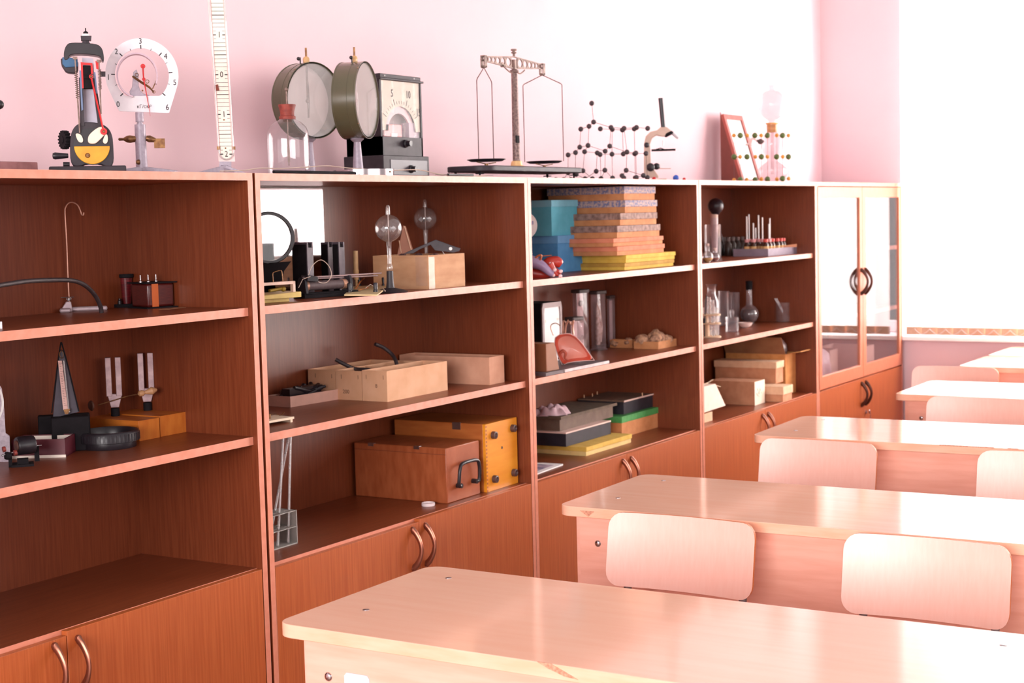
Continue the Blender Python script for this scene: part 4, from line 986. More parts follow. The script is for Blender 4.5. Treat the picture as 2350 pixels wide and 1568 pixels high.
m.box((-.002, .002, 0), (xr, .020, .011)); m.box((xl, -.035, 0), (xl+.026, .006, .010)); t.part('foot_bar', m, SILV, bevel=.004)
# coils
t = TH('spool_coil', 'dark red wire spool with black flanges in the corner of the upper left shelf', 'coil', onb(292, 704, Z1) )
P = t.p; s_ = 1/t.S; z = lambda v: P(293, v).z
m = M(); m.lathe([(.001, 0), (36*s_, 0), (36*s_, .008), (.001, .008)], n=32); t.part('flange', m, BLACKM)
m = M(); m.lathe([(14*s_, z(638)), (17*s_, z(636)), (17*s_, z(629)), (.001, z(629))], n=24); t.part('flange', m, BLACKM)
m = M(); m.lathe([(10*s_, .008), (14*s_, z(638))], n=24); t.part('red_winding', m, mat('dark_red_winding', (120, 28, 34), .35, c2=(80, 16, 22), scale=50, stretch=(1, 1, 12)))
m = M(); m.lathe([(.005, .008), (.005, .016), (.003, .018), (.003, .022)], (-16*s_, -18*s_, 0), n=12); t.part('terminal', m, BLACK)
t = TH('wound_coil', 'orange and dark copper wound coil with three silver terminals on the upper left shelf', 'coil', onb(340, 709, Z1), math.radians(-14))
w, d, h = t.p(410, 704).x, .085, t.q(340, 649).z
w = .075
m = M(); m.box((-.006, -.006, 0), (w+.006, d, .003)); m.box((-.006, -.006, h-.003), (w+.006, d, h)); t.part('end_plate', m, BLACKM)
m = M(); m.box((0, 0, .003), (w, d-.008, h-.003)); cw = t.part('copper_winding', m, mat('copper_winding', (96, 30, 26), .3, c2=(66, 20, 20), scale=60, stretch=(1, 1, 14), coat=.3), bevel=.006, seg=3)
m = M(); m.box((.012, -.0012, .004), (.030, .0, h-.004)); m.build('bare_copper_strip', mat('orange_copper', (206, 96, 36), .35), cw)
m = M()
for k in range(3): m.lathe([(.0045, 0), (.0045, .003), (.0018, .005), (.0018, .018), (.0001, .018)], (.0+.022*k, .03, h), n=12)
t.part('terminal_screw', m, CHROME)
t = TH('thin_card', 'thin brown card lying flat right of the wound coil', 'card', onb(400, 709, Z1), math.radians(10)); m = M(); m.box((-.02, 0, 0), (.05, .03, .0012)); t.part('sheet', m, CARDD)
t = TH('white_block', 'small white block at the left frame edge on the upper left shelf', 'block', onb(6, 755, Z1), 0); m = M(); m.box((-.06, 0, 0), (0, .03, t.q(6, 738).z)); t.part('block_body', m, WHITE, bevel=.001)
# ---------------- first bookcase, middle shelf
t = TH('dial_plate', 'pale speckled metal plate with a round dial cut by the left frame edge', 'instrument', onb(20, 1060, Z2))
P = t.p; SPK = mat('speckled_grey_plate', (206, 190, 200), .5, c2=(176, 160, 172), scale=120)
m = M(); m.prism(t.poly([(-80, 1064), (-80, 872), (-10, 872), (4, 892), (9, 930), (13, 995), (22, 1002), (24, 1060)]), 0, .012); pb = t.part('plate', m, SPK)
m = M(); q = P(-42, 925, -.002); R = P(9, 925).x-q.x; m.ringprism([(q.x+R*math.cos(2*math.pi*k/48), q.z+R*1.25*math.sin(2*math.pi*k/48)) for k in range(48)], [(q.x+R*.9*math.cos(2*math.pi*k/48), q.z+R*1.17*math.sin(2*math.pi*k/48)) for k in range(48)], -.003, .0); m.build('dial_rim', PAPER, pb)
t, w, d, h = cbox('maroon_box', 'open maroon box with cream lining behind the small motor', 'box', 150, 1038, Z2, 25, 165, 997, 0)
q_ = at(150, 1040, y=.205); t.o.location = (q_.x, .205, Z2); t.o.rotation_euler.z = math.radians(-58); W_ = .12
m = M(); m.box((-W_, 0, 0), (0, .003, h)); m.box((-.003, .003, 0), (0, .085, h)); m.box((-W_, .082, 0), (0, .085, h)); m.box((-W_, 0, 0), (-W_+.003, .085, h)); m.box((-W_, 0, 0), (0, .085, .004)); t.part('box_body', m, mat('maroon_paper', (100, 32, 44), .45, c2=(84, 24, 36)))
m = M(); m.box((-W_+.003, .003, .004), (-.003, .005, h-.002)); m.box((-W_+.003, .078, .004), (-.003, .082, h-.002)); m.box((-W_-.001, -.001, -.0), (.001, .0, .006)); t.part('cream_lining', m, CREAM)
t = TH('electric_motor', 'small dark electric motor with copper brushes on a black foot, left of the lens ring', 'motor', onb(52, 1070, Z2))
P = t.p
m = M(); a, b = P(38, 1024), P(79, 1030); m.lathe([(.0185, 0), (.0205, .004), (.0205, .034), (.0185, .038), (.0185, .0375), (.008, .037)], a+Vector((0, 0, .0)), axis=(1, .35, 0), n=28); t.part('motor_housing', m, BLACK)
m = M(); m.lathe([(.012, -.002), (.013, .001)], a, axis=(1, .35, 0), n=20); t.part('armature', m, mat('brown_armature', (112, 66, 50), .6, c2=(66, 38, 32), scale=120))
m = M(); m.cyl(P(4, 1046, -.01), P(40, 1036, 0), .0022); m.cyl(P(80, 1024, .02), P(95, 1022, .03), .0014); t.part('shaft', m, STEEL)
m = M()
for u, v, r in ((6, 1032, .006), (32, 1040, .006)): m.lathe([(r, 0), (r*1.05, .003), (r, .006)], P(u, v, -.008), axis=(1, .3, .1), n=14)
t.part('brush_cap', m, mat('dull_red_cap', (146, 60, 52), .45))
m = M(); m.lathe([(.008, 0), (.009, .004), (.008, .012)], P(12, 1046, -.01), axis=(1, .3, -.2), n=14); m.box(P(82, 1040, .02)-Vector((.003, .003, .018)), P(86, 1024, .02)+Vector((.003, .003, 0))); m.box((P(20, 1070).x, -.006, 0), (P(28, 1060).x, .012, P(24, 1050).z)); t.part('bearing_bracket', m, BLACKM)
m = M(); m.box((P(26, 1070).x, -.014, 0), (P(78, 1070).x, .03, .005)); m.box((P(40, 1070).x, -.004, .005), (P(66, 1070).x, .02, P(50, 1054).z)); t.part('foot', m, BLACKM)
t = TH('wedge_stand_thermometer', 'black wedge-shaped stand carrying a pale thermometer scale on the middle left shelf', 'thermometer', (at(150, 1012, y=.275).x, .275, Z2))
P = t.p
m = M(); A = t.poly([(139, 803), (147, 806), (181, 946), (121, 960), (134, 815)], .02)
m.prism(A, .018, .03); t.part('wedge_plate', m, mat('slate_plate', (70, 62, 74), .55, c2=(60, 52, 64)), bevel=.001)
m = M(); m.tube([P(119, 948, .016), P(137, 803, .016), P(146, 803, .016), P(181, 944, .016)], .0016); t.part('plate_edge', m, BLACKM)
m = M(); x0, x1 = P(66, 1000, .05).x, P(150, 1000, .05).x; zz = P(120, 952, .05).z
m.box((P(118, 990).x, -.01, .0), (P(206, 990).x, .06, P(150, 957).z)); m.box((x0+.022, .03, .0), (P(208, 1000, .05).x, .06, zz)); t.part('base_box', m, BLACKM, bevel=.003)
m = M(); m.prism(t.poly([(133, 828), (142, 828), (156, 939), (145, 941)], .012), .010, .013); sp = t.part('scale_strip', m, mat('pink_scale_strip', (222, 180, 170), .5, c2=(206, 160, 152)))
m = M()
for k in range(26):
    f = k/26; u = 136+11*f; v = 834+100*f; a, b = P(u, v, .0095), P(u+(4 if k % 5 else 7), v, .0095); m.tube([a, b], .0003, n=4)
m.build('graduations', INK, sp)
m = M(); m.tube([P(146, 828, .008), P(154, 905, .008), P(158, 942, .008)], .0018); m.sph(P(158, 945, .008), .0032, n=10); t.part('thermometer_tube', m, glassy('thermo_glass', (.98, .9, .88), gloss=.3, edge=.4, haze=.2))
m = M(); m.prism(t.poly([(146, 940), (161, 938), (156, 950), (149, 950)], .01), .004, .012); q = P(141, 814, .012); m.tube([(q.x+.004*math.cos(a), q.y, q.z+.009*math.sin(a)) for a in [k*math.pi/6 for k in range(12)]], .0008, closed=True, n=6); t.part('brass_clip', m, BRASS)
# tuning forks on resonance boxes
FK = mat('dull_fork_metal', (186, 158, 160), .45, metal=.35, c2=(160, 134, 138), scale=60)
RB = mat('orange_box_wood', (206, 118, 42), .5, c2=(190, 98, 30), scale=16, stretch=(3, 1, 1))
def fork(ub, vb, x0, x1, vt, vy, label, blab, uc, vc, ul, ur, vtop):
    t, w, d, h = cbox('resonance_box', blab, 'box', uc, vc, Z2, ul, ur, vtop, 0, 'wooden resonance boxes under the tuning forks')
    m = M(); m.box((0, 0, 0), (w, max(d, .2), h)); m.box((.0, -.0006, 0), (w, .0, h)); t.part('box_body', m, RB, bevel=.002)
    bx = t
    zt = Z2+h
    o = onb(ub, vb, zt); o.x += .0
    t = TH('tuning_fork', label, 'tuning fork', (o.x, o.y, zt), None, 'tuning forks')
    P = t.p
    m = M(); m.cyl((0, 0, 0), (0, 0, P(ub, vy+22).z), .0105, n=20); t.part('rubber_socket', m, BLACKM)
    zc_ = P(ub, vy+20).z; z0 = P(ub, vy).z; zT = P(ub, vt).z; k = 1/t.S
    m = M()
    m.prism([(-9*k, zc_), (9*k, zc_), (15*k, z0+3*k), (17*k, z0+10*k), (-17*k, z0+12*k), (-14*k, z0+2*k)], -.006, .008)
    lean = -.045
    m.hexa([(-18*k, -.007, z0+6*k), (-5*k, -.007, z0+6*k), (-5*k, .009, z0+6*k), (-18*k, .009, z0+6*k), (-18*k, -.007, zT), (-5*k, -.007, zT), (-5*k, .009, zT), (-18*k, .009, zT)])
    m.hexa([(4*k, -.007, z0+6*k), (17*k, -.007, z0+6*k), (17*k, .009, z0+6*k), (4*k, .009, z0+6*k), (4*k, -.007, zT), (17*k, -.007, zT), (17*k, .009, zT), (4*k, .009, zT)])
    t.part('fork_body', m, FK, bevel=.0012)
    return t
f1 = fork(265, 955, 0, 0, 820, 915, 'left tuning fork with silver-pink prongs on a wooden resonance box', 'wooden resonance box, left of the pair, partly behind the black lens ring', 320, 1013, 210, 367, 967)
f2 = fork(339, 942, 0, 0, 810, 902, 'right tuning fork with silver-pink prongs on a wooden resonance box', 'wooden resonance box, right of the pair, under the right tuning fork', 368, 1003, 300, 437, 956)
t = TH('mallet', 'thin mallet with disc end resting between the two tuning forks', 'mallet', (f1.O.x, f1.O.y, f1.O.z))
P = t.p; m = M(); m.tube([P(225, 930, -.02), P(265, 918, -.012), P(300, 908, 0), P(340, 903, .02)], .0014); t.part('shaft', m, BRASS)
m = M(); m.lathe([(.0001, 0), (.011, .001), (.013, .003), (.011, .006), (.0001, .007)], P(212, 931, -.022), axis=(-.8, -.5, 0), n=24); t.part('disc_head', m, mat('tan_disc', (150, 100, 76), .6, c2=(70, 44, 40), scale=8))
m = M(); m.lathe([(.001, 0), (.007, .004), (.008, .012), (.004, .018), (.006, .024), (.010, .036), (.004, .048), (.0001, .05)], P(316, 905, .0), axis=(.95, .2, .16), n=16); t.part('turned_handle', m, mat('pale_turned_wood', (196, 146, 104), .5))
# black lens ring
t = TH('lens_ring', 'black ribbed round lens mount lying flat in front of the wooden box', 'lens mount', onb(250, 1030, Z2))
P = t.p; R = abs(P(323, 1010).x-P(177, 1010).x)/2; zt = P(250, 1008).z
hh = .040
m = M(); m.lathe([(R*.88, 0), (R*.90, .002), (R*.90, hh*.35), (R, hh*.4), (R, hh*.9), (R*.95, hh), (R*.88, hh), (R*.84, hh*.85), (R*.80, hh*.5), (R*.8, 0), (R*.88, 0)], (0, .03, 0), n=64, caps=False); bd = t.part('ring_body', m, BLACK)
m = M()
for k in range(44):
    a = 2*math.pi*k/44; c_, s_ = math.cos(a), math.sin(a); X = Matrix.Translation((c_*R, .03+s_*R, 0)) @ Matrix.Rotation(a, 4, 'Z'); m.box((-.001, -R*.035, hh*.42), (.0012, R*.035, hh*.86), X=X)
m.build('grip_ribs', BLACK, bd)
m = M(); m.lathe([(R*.8, hh*.5), (R*.5, hh*.56), (.001, hh*.58)], (0, .03, 0), n=48, caps=False); t.part('lens', m, mat('dark_lens_glass', (30, 24, 30), .08))

# ---------------- second bookcase, upper shelf
t = TH('mirror_sheet', 'rectangular mirror sheet leaning at the back left of the second bookcase', 'mirror', (.30, .385, Z1), 0)
h = at(745, 432, y=.385).z-Z1; w = at(745, 500, y=.385).x-.30
MIR = mat('mirror_silvering', (186, 176, 178), .05, metal=1.0, c2=(160, 150, 152), scale=14, stretch=(.6, 1, 5))
m = M(); m.box((0, .004, 0), (w, .007, h-.001)); t.part('mirror_glass', m, MIR)
m = M(); m.box((-.002, .007, 0), (w+.002, .010, h)); t.part('backing', m, CARDD)
t = TH('ring_lens_stand', 'black ring holding a clear lens on a black stand, cut by the bookcase divider', 'lens', onb(617, 650, Z1))
o = at(617, 545, y=.17); t.o.location = (o.x, .17, Z1); t.O = Vector((o.x, .17, Z1))
P = t.p; q = P(617, 546); R = P(676, 546).x-q.x
m = M(); m.lathe([(R, -.007), (R*1.03, -.004), (R*1.03, .006), (R, .009), (R*.90, .009), (R*.90, -.007), (R, -.007)], q, axis=(-.25, 1, 0), n=56, caps=False); t.part('ring', m, BLACK)
m = M(); m.lathe([(R*.91, 0), (R*.91, .001)], q, axis=(-.25, 1, 0), n=48); t.part('clear_lens', m, glassy('lens_clear', (.97, .97, .97), gloss=.03, edge=.1))
m = M(); m.prism(t.poly([(596, 605), (668, 600), (652, 622), (646, 648), (592, 648)], .0), -.008, .008); m.box((P(585, 650).x, -.03, 0), (P(655, 650).x, .03, .012)); t.part('stand', m, BLACKM)
# electromagnet cores
def mag(uL, u0, u1, vb, vt, label, ys):
    o = onb(u0, vb, Z1); o = at(u0, vb, y=ys); o.z = Z1
    t = TH('slotted_black_block', label, 'block', o, 0, 'tall black slotted blocks on the upper shelf')
    w = t.p(u1, vb).x; d = t.q(uL, vb).y; h = t.q(u0, vt).z
    m = M(); m.box((0, 0, 0), (w, d, h*.96)); t.part('block_body', m, BLACKM, bevel=.001)
    sl = mat('worn_grey_edge', (96, 82, 92), .5, c2=(76, 64, 74), scale=40)
    m = M(); m.box((0, -.003, 0), (w, 0, h*.9))
    m.box((0, -.003, h*.9), (w*.2, .0, h)); m.box((w*.8, -.003, h*.9), (w, .0, h)); m.box((0, .0, h*.96), (w*.2, d, h)); m.box((w*.8, 0, h*.96), (w, d, h)); t.part('worn_front_strip', m, sl)
for uL, u0, u1, vb, vt, y_ in ((678, 692, 700, 660, 556, .26), (673, 706, 720, 668, 556, .16), (739, 754, 766, 662, 556, .27), (766, 779, 792, 672, 556, .20)):
    mag(uL, u0, u1, vb, vt, 'tall black slotted block standing behind the rheostat on the upper shelf', y_)
# box stack details: wooden pin
t = TH('wooden_pin', 'pale wooden turned pin standing upright left of the taped cardboard box', 'pin', at(818, 650, y=.29)*1)
t.o.location.z = Z1; t.O.z = Z1; P = t.p; z = lambda v: P(818, v).z; k = 1/t.S
m = M(); m.lathe([(.004, 0), (.004, max(z(643), .01)), (5.5*k, z(642)), (6*k, z(628)), (6.5*k, z(627)), (6.5*k, z(620)), (5.6*k, z(619)), (5.6*k, z(576)), (.001, z(575))], n=18); t.part('pin_body', m, mat('pale_pin_wood', (226, 184, 134), .5, c2=(212, 166, 116)))
# circuit boards and rheostat
YB_ = mat('yellow_board', (222, 192, 112), .5, c2=(206, 174, 96)); BRD = mat('pale_board', (232, 206, 158), .5, c2=(220, 192, 142))
t = TH('yellow_frame_instrument', 'yellow plastic frame instrument with wire bow, cut by the bookcase divider', 'instrument', onb(660, 692, Z1), math.radians(-10)); k = 1/t.S
m = M(); m.hexa([(-.11, -.02, .010), (.03, -.02, .010), (.03, .05, .012), (-.11, .05, .012), (-.11, -.02, .020), (.03, -.02, .024), (.03, .05, .026), (-.11, .05, .020)]); m.box((-.11, -.005, 0), (.002, .02, .010)); t.part('base_frame', m, YB_, bevel=.001)
m = M(); m.box((-.10, -.01, .044), (.02, .002, .052)); m.box((.012, -.01, .022), (.02, .002, .052)); t.part('bracket_frame', m, mat('pale_pink_plastic', (236, 204, 186), .45), bevel=.001)
m = M(); m.tube([(-.045, 0, .05), (-.046, 0, .072), (-.040, 0, .077), (-.022, 0, .080), (-.016, 0, .076), (-.014, 0, .05)], .0013); t.part('wire_bow', m, BRASS)
m = M(); m.cyl((-.05, .01, .03), (0, .012, .034), .004); m.sph((-.004, .01, .032), .007, n=12); t.part('contact_arm', m, mat('olive_brass', (176, 148, 64), .4, metal=.3))
t = TH('slide_rheostat', 'black slide rheostat with grey ceramic tube and thin wire loop on the upper shelf', 'rheostat', onb(700, 686, Z1), math.radians(-14)); m = M(); Lh = .19
m.box((0, 0, 0), (Lh, .05, .010)); m.box((.004, .006, .010), (Lh-.004, .044, .014)); t.part('base', m, BLACKM, bevel=.001)
m = M()
for x in (.008, Lh-.03): m.prism([(.004, .012), (.046, .012), (.040, .045), (.034, .055), (.014, .055), (.008, .045)], x, x+.008, 'yz')
t.part('end_support', m, BLACK, bevel=.001)
m = M(); m.cyl((.016, .026, .032), (Lh-.03, .026, .032), .0125, n=24); t.part('ceramic_tube', m, mat('grey_winding', (110, 92, 92), .5, c2=(84, 68, 70), scale=60, stretch=(30, 1, 1)))
m = M(); m.cyl((.02, .026, .032), (.028, .026, .032), .0135, n=24); m.cyl((Lh-.046, .026, .032), (Lh-.034, .026, .032), .0137, n=24); t.part('copper_band', m, mat('copper_band', (222, 168, 140), .35, metal=.5))
m = M(); m.cyl((.01, .02, .055), (Lh+.09, .02, .055), .0022); m.cyl((.06, .034, .05), (Lh+.09, .036, .048), .002); t.part('slide_bar', m, mat('pinkish_steel', (206, 178, 178), .3, metal=.6))
m = M(); m.hexa([(.014, .004, .046), (.05, .004, .042), (.05, .034, .042), (.014, .034, .046), (.016, .006, .062), (.05, .006, .056), (.05, .034, .056), (.016, .034, .062)]); t.part('slider', m, BLACK, bevel=.001)
m = M(); pts = [(-.02, .0, .03), (-.005, .0, .052), (.02, .0, .058)]; m.tube(pts, .0009); m.tube([(.02, .01, .058), (.035, .01, .085), (.065, .012, .10), (.09, .012, .085), (.10, .012, .06), (.085, .012, .04), (.06, .012, .04), (.045, .01, .05)], .0009); t.part('loop_wire', m, mat('pale_lead_wire', (222, 196, 180), .4))
t = TH('terminal_board', 'pale board with four black terminals and orange leads, before the radiometer', 'circuit board', onb(790, 679, Z1), 0)
a = t.g(790, 679, .006); b = t.g(866, 679, .006); c_ = t.g(896, 656, .006); e = t.g(812, 660, .006)
m = M(); m.loft([[(p.x, p.y, .006) for p in (a, b, c_, e)], [(p.x, p.y, .0095) for p in (a, b, c_, e)]]); m.box((.02, .0, 0), (.024, .004, .006)); m.box((.1, .0, 0), (.104, .004, .006)); t.part('board', m, BRD)
for u, v in ((802, 671), (824, 656), (862, 670), (881, 656)):
    q = t.g(u, v, .0095); m = M(); m.lathe([(.0065, 0), (.0065, .005), (.0055, .006), (.0060, .022), (.0045, .025), (.001, .025)], q, n=14); t.part('terminal', m, BLACK)
m = M(); q1 = t.g(817, 662, .012); q2 = t.g(836, 648, .012); m.tube([q1, (q1+q2)/2+Vector((0, 0, .01)), q2+Vector((0, 0, .012))], .0022); q3 = t.g(815, 668, .011); q4 = t.g(845, 660, .011); m.tube([q3, q4], .003, flat=.4); t.part('orange_lead', m, mat('orange_wire', (226, 140, 78), .5))
m = M(); q1 = t.g(838, 662, .012); q2 = t.g(862, 660, .012); m.tube([q1, q1.lerp(q2, .5)+Vector((0, 0, .01)), q2], .0009); m.tube([t.g(870, 652, .013), t.g(884, 668, .013)], .0012); t.part('bare_lead', m, mat('pale_lead_wire', (222, 196, 180), .4))
# radiometers
def radiometer(label, u, v, y, vb, r_px, vtop, stand=True, group='glass radiometers with vaned bulbs'):
    o = at(u, v, y=y); o.z = Z1; t = TH('radiometer', label, 'radiometer', o, None, group); P = t.p; k = 1/t.S; z = lambda q: P(u, q).z
    if stand:
        m = M(); m.lathe([(.001, 0), (41*k*.95, .0), (41*k, .004), (30*k, .008), (10*k, .014), (8*k, .03), (7.5*k, z(vb+98)), (.001, z(vb+98))], n=36); t.part('black_stand', m, mat('black_stand_plastic', (54, 46, 50), .5, c2=(44, 37, 41)))
    R = r_px*k; zc_ = z(vb)
    prof = [(5*k, z(vb+97)), (6.5*k, z(vb+94)), (6*k, z(vb+84)), (4.2*k, z(vb+82)), (4.6*k, z(vb+50)), (6*k, zc_-R*1.05)] + [(R*math.sin(a), zc_-R*math.cos(a)) for a in [math.radians(14+152*i/20) for i in range(21)]] + [(4.6*k, zc_+R*1.02), (4.4*k, z(vtop+5)), (3*k, z(vtop)), (.0005, z(vtop)-.0005)]
    m = M(); m.lathe(prof, n=36, caps=False); t.part('glass_bulb', m, glassy('radiometer_glass', (.965, .955, .95), gloss=.10, edge=.7, power=2.6, haze=.05))
    m = M(); m.cyl((0, 0, zc_-R*1.3), (0, 0, zc_), .0008, n=6); m.cyl((0, 0, z(vtop+6)), (0, 0, zc_+.004), .0016, n=6); t.part('spindle', m, mat('pale_glass_stem', (226, 206, 200), .3))
    for i in range(4):
        a = math.radians(90*i+20); d = Vector((math.cos(a), math.sin(a), 0)); X = Matrix.Translation(Vector((0, 0, zc_-.002))+d*R*.38) @ Matrix.Rotation(a, 4, 'Z') @ Matrix.Rotation(math.radians(45), 4, 'Y')
        m = M(); s_ = R*.17; m.box((-s_, -.0003, -s_), (s_, .0003, s_), X=X); m.cyl(Vector((0, 0, zc_-.002)), Vector((0, 0, zc_-.002))+d*R*.2, .0004, n=5); t.part('vane', m, mat('grey_vane', (70, 60, 64), .5, c2=(200, 190, 190), scale=3))
    return t
radiometer('clear glass radiometer on round black stand before the taped cardboard box', 896, 668, .055, 524, 31, 471)
radiometer('glass radiometer bulb dim in the back corner above the box with black bracket', 980, 640, .33, 502, 26, 458)
# taped cardboard box with junk
t, w, d, h = cbox('taped_cardboard_box', 'open brown cardboard box with shiny clear tape, full of black fittings', 'box', 985, 664, Z1, 858, 1068, 586, 0)
d = min(d, .31)
m = openbox(M(), w, d, h, .003); bx = t.part('box_walls', m, CARD)
m = M(); m.box((.0, -.0008, .0), (.03, -.0004, h*.95)); m.box((-.0008, .005, h*.1), (-.0004, .045, h*.95)); m.build('clear_tape', glassy('tape_film', (.98, .97, .96), gloss=.03, edge=.05, rough=.2, haze=.05, hazecol=(1, .9, .84), scale=60), bx)
bo = t
t = TH('black_bracket', 'black slotted metal bracket lying across the top of the taped box', 'bracket', bo.O+Vector((.02, .04, h-.012)))
P = t.p
m = M(); m.prism(t.poly([(925, 583), (962, 566), (1000, 550), (1044, 566), (1057, 570), (1054, 577), (1040, 580), (998, 575), (988, 562), (965, 572), (948, 582)], .0), -.004, .014); br = t.part('bracket_body', m, mat('dark_bracket_metal', (58, 48, 54), .5, c2=(44, 36, 42)), bevel=.001)
m = M(); m.lathe([(.005, 0), (.005, .002), (.003, .003)], P(1034, 571, -.004), axis=(0, -1, 0), n=16); m.build('ring_rivet', PAPER, br)
t = TH('wooden_strip', 'brown wooden slat sticking up out of the taped box behind the radiometer', 'slat', bo.O+Vector((.03, .20, .02)))
P = t.p; m = M(); m.prism(t.poly([(912, 585), (925, 518), (931, 519), (950, 580)], 0), -.003, .005); t.part('slat_body', m, mat('brown_slat_wood', (170, 112, 88), .6)); m = M(); m.tube([P(928, 519, -.005), P(937, 550, -.005), (P(945, 578, -.005))], .0014); m.tube([P(916, 552, -.005), P(921, 580, -.005)], .0012); t.part('pale_cord', m, mat('pale_cord', (232, 190, 160), .6))
t = TH('crumpled_film', 'crumpled pale film with a white strip inside the taped box', 'film', bo.O+Vector((.07, .13, h-.03)))
m = M()
for k in range(10): m.sph((.012*k-.02, .01*math.sin(k*2.1), .018+.008*math.sin(k*1.7)), .012+.004*math.sin(k*3), n=8, sc=(1, .8, .7))
t.part('film_mass', m, mat('dusky_film', (150, 116, 116), .35, c2=(70, 50, 52), scale=90)); m = M(); m.tube([t.p(1004, 568, -.01), t.p(1014, 575, -.01), t.p(1020, 584, -.01)], .002, flat=.4); t.part('white_strip', m, PAPER)

# ---------------- second bookcase, middle shelf
t, w, d, h = cbox('part_tray_box', 'open cardboard tray full of black small parts, cut by the bookcase divider', 'box', 640, 935, Z2, 560, 741, 912, 0, vr=915)
t.o.location.x = onb(740, 915, Z2).x-.20; t.o.location.y = onb(700, 922, Z2).y*.0+.30; t.O = Vector(t.o.location)
t.o.rotation_euler.z = math.radians(-4)
hh = t.p(739, 893).z-0
m = openbox(M(), .20, .085, .030, .002); t.part('tray_walls', m, mat('pink_cardboard', (226, 176, 158), .8))
m = M(); random.seed(3)
for k in range(26): m.cyl((random.uniform(.01, .17), random.uniform(.01, .07), .02), (random.uniform(.02, .18), random.uniform(.01, .07), random.uniform(.03, .05)), random.uniform(.004, .008), n=8)
m.box((.02, .02, .02), (.15, .05, .048)); t.part('black_parts', m, BLACK)
t = TH('black_spool', 'black double-flanged spool lying against the side of the compartment box', 'spool', onb(745, 912, Z2)); zz = t.p(744, 884).z
m = M(); a = t.p(742, 882, -.01); 
for dx in (-.008, .006): m.lathe([(.013, -.003), (.015, 0), (.013, .003)], Vector((a.x+dx, -.01, .022)), axis=(1, -.2, 0), n=20)
m.cyl((a.x-.02, -.01, .022), (a.x+.012, -.01, .022), .006); m.lathe([(.006, 0), (.007, .008)], (a.x-.01, -.012, 0.0), n=12); t.part('spool_body', m, BLACK)
# compartment boxes (three narrow open boxes standing side by side)
CBL = [('narrow open cardboard box, leftmost of three standing together with hoses', 779, 915, 722, 'a'), ('narrow open cardboard box, middle of three standing together with hoses', 834, 919, 781, 'b'), ('narrow open cardboard box with handwriting, nearest of three standing together', 892, 923, 836, 'c')]
c_ = onb(892, 923, Z2); xr = onb(1038, 896, Z2).x; wv = xr-c_.x; hC = (at(892, 852, y=c_.y).z-Z2)
yd = [.109, .198, .293, .395]
BOXES = []
for (lab, u, v, ul, n_), y0, y1 in zip(reversed(CBL), yd[:-1], yd[1:]):
    t = TH('narrow_cardboard_box', lab, 'box', (c_.x, y0+.001, Z2), 0, 'narrow open cardboard boxes on the middle shelf')
    w_ = wv if n_ != 'a' else wv*1.0
    hb_ = hC if n_ == 'c' else hC*.97
    m = openbox(M(), w_, min(y1, DEP-.006)-y0-.002, hb_, .002); bx = t.part('box_walls', m, CARDL)
    m = M()
    for yy in (.012, .072): m.box((-.0006, yy, hb_*.72), (.0, yy+.001, hb_*.86))
    m.build('staple', mat('dark_staple', (90, 60, 50), .5), bx)
    if n_ == 'b':
        m = M(); X = Matrix.Translation((-.0006, (y1-y0)*.6, hb_*.28)) @ Matrix.Rotation(math.radians(-90), 4, 'Z') @ XZ; m.text('200', .016, X); m.build('pencil_writing', mat('pencil_grey', (130, 92, 70), .8), bx)
    if n_ == 'c':
        m = M(); X = Matrix.Translation((-.0006, (y1-y0)*.42, hb_*.5)) @ Matrix.Rotation(math.radians(-90), 4, 'Z') @ XZ; m.text('8', .016, X); m.build('pencil_writing', mat('pencil_grey', (130, 92, 70), .8), bx)
        m = M(); m.box((w_*.1, .003, hb_*.55), (w_*.55, (y1-y0)-.006, hb_*.57)); t.part('inner_flap', m, CARDL)
    if n_ == 'b':
        for f in (.45, .8): m = M(); m.box((w_*f, .003, .01), (w_*f+.002, (y1-y0)-.006, hb_-.002)); t.part('divider', m, CARDL)
def hose2(lab, L):
    t = TH('short_rubber_hose', lab, 'hose', (c_.x+.03, .24, Z2+.01), 0, 'short black hoses in the narrow boxes')
    m = M(); pts = [at(u, v, y=y)-t.O for u, v, y in L]; m.tube(pts, .0058, n=12); t.part('hose_body', m, RUBBER)
hose2('short black hose lying flat out of the leftmost narrow box', [(770, 825, .33), (790, 836, .31), (815, 847, .29), (845, 849, .25), (870, 858, .24)])
hose2('short black hose curving upright out of the middle narrow box', [(861, 790, .30), (880, 798, .29), (898, 812, .27), (908, 828, .25), (912, 845, .24)])
t = TH('tape_roll', 'brown roll lying inside the nearest narrow cardboard box', 'roll', (c_.x+.03, .16, Z2+.02), 0); m = M(); m.cyl((0, -.03, .03), (0, .03, .03), .028, n=28); t.part('roll_body', m, mat('brown_roll', (96, 48, 36), .5, c2=(170, 110, 80), scale=4))
t, w, d, h = cbox('long_cardboard_box', 'open pinkish cardboard box standing alone right of the three narrow boxes', 'box', 1124, 884, Z2, 940, 1158, 821, 0)
d = DEP-t.O.y-.008
m = openbox(M(), w, d, h, .0022); t.part('box_walls', m, mat('pinkish_cardboard', (214, 160, 132), .8, c2=(198, 142, 114), scale=14))
# small device near divider
t = TH('small_board_device', 'small pale board with a bent brass strip at the front left of the middle shelf', 'device', (.10, .10, Z2), math.radians(-4))
a = onb(667, 968, Z2); w = a.x-.10
m = M(); m.box((0, 0, .008), (w, .07, .014)); m.box((.0, .002, 0), (.01, .068, .008)); m.box((w-.012, .002, 0), (w-.004, .068, .008)); t.part('board', m, mat('cream_board', (250, 226, 196), .5))
m = M(); m.tube([(w-.10, .03, .022), (w-.04, .03, .024), (w-.02, .03, .018), (w-.005, .03, .024)], .002, flat=.5); m.cyl((w-.06, .03, .014), (w-.06, .03, .026), .004); t.part('brass_strip', m, BRASS)
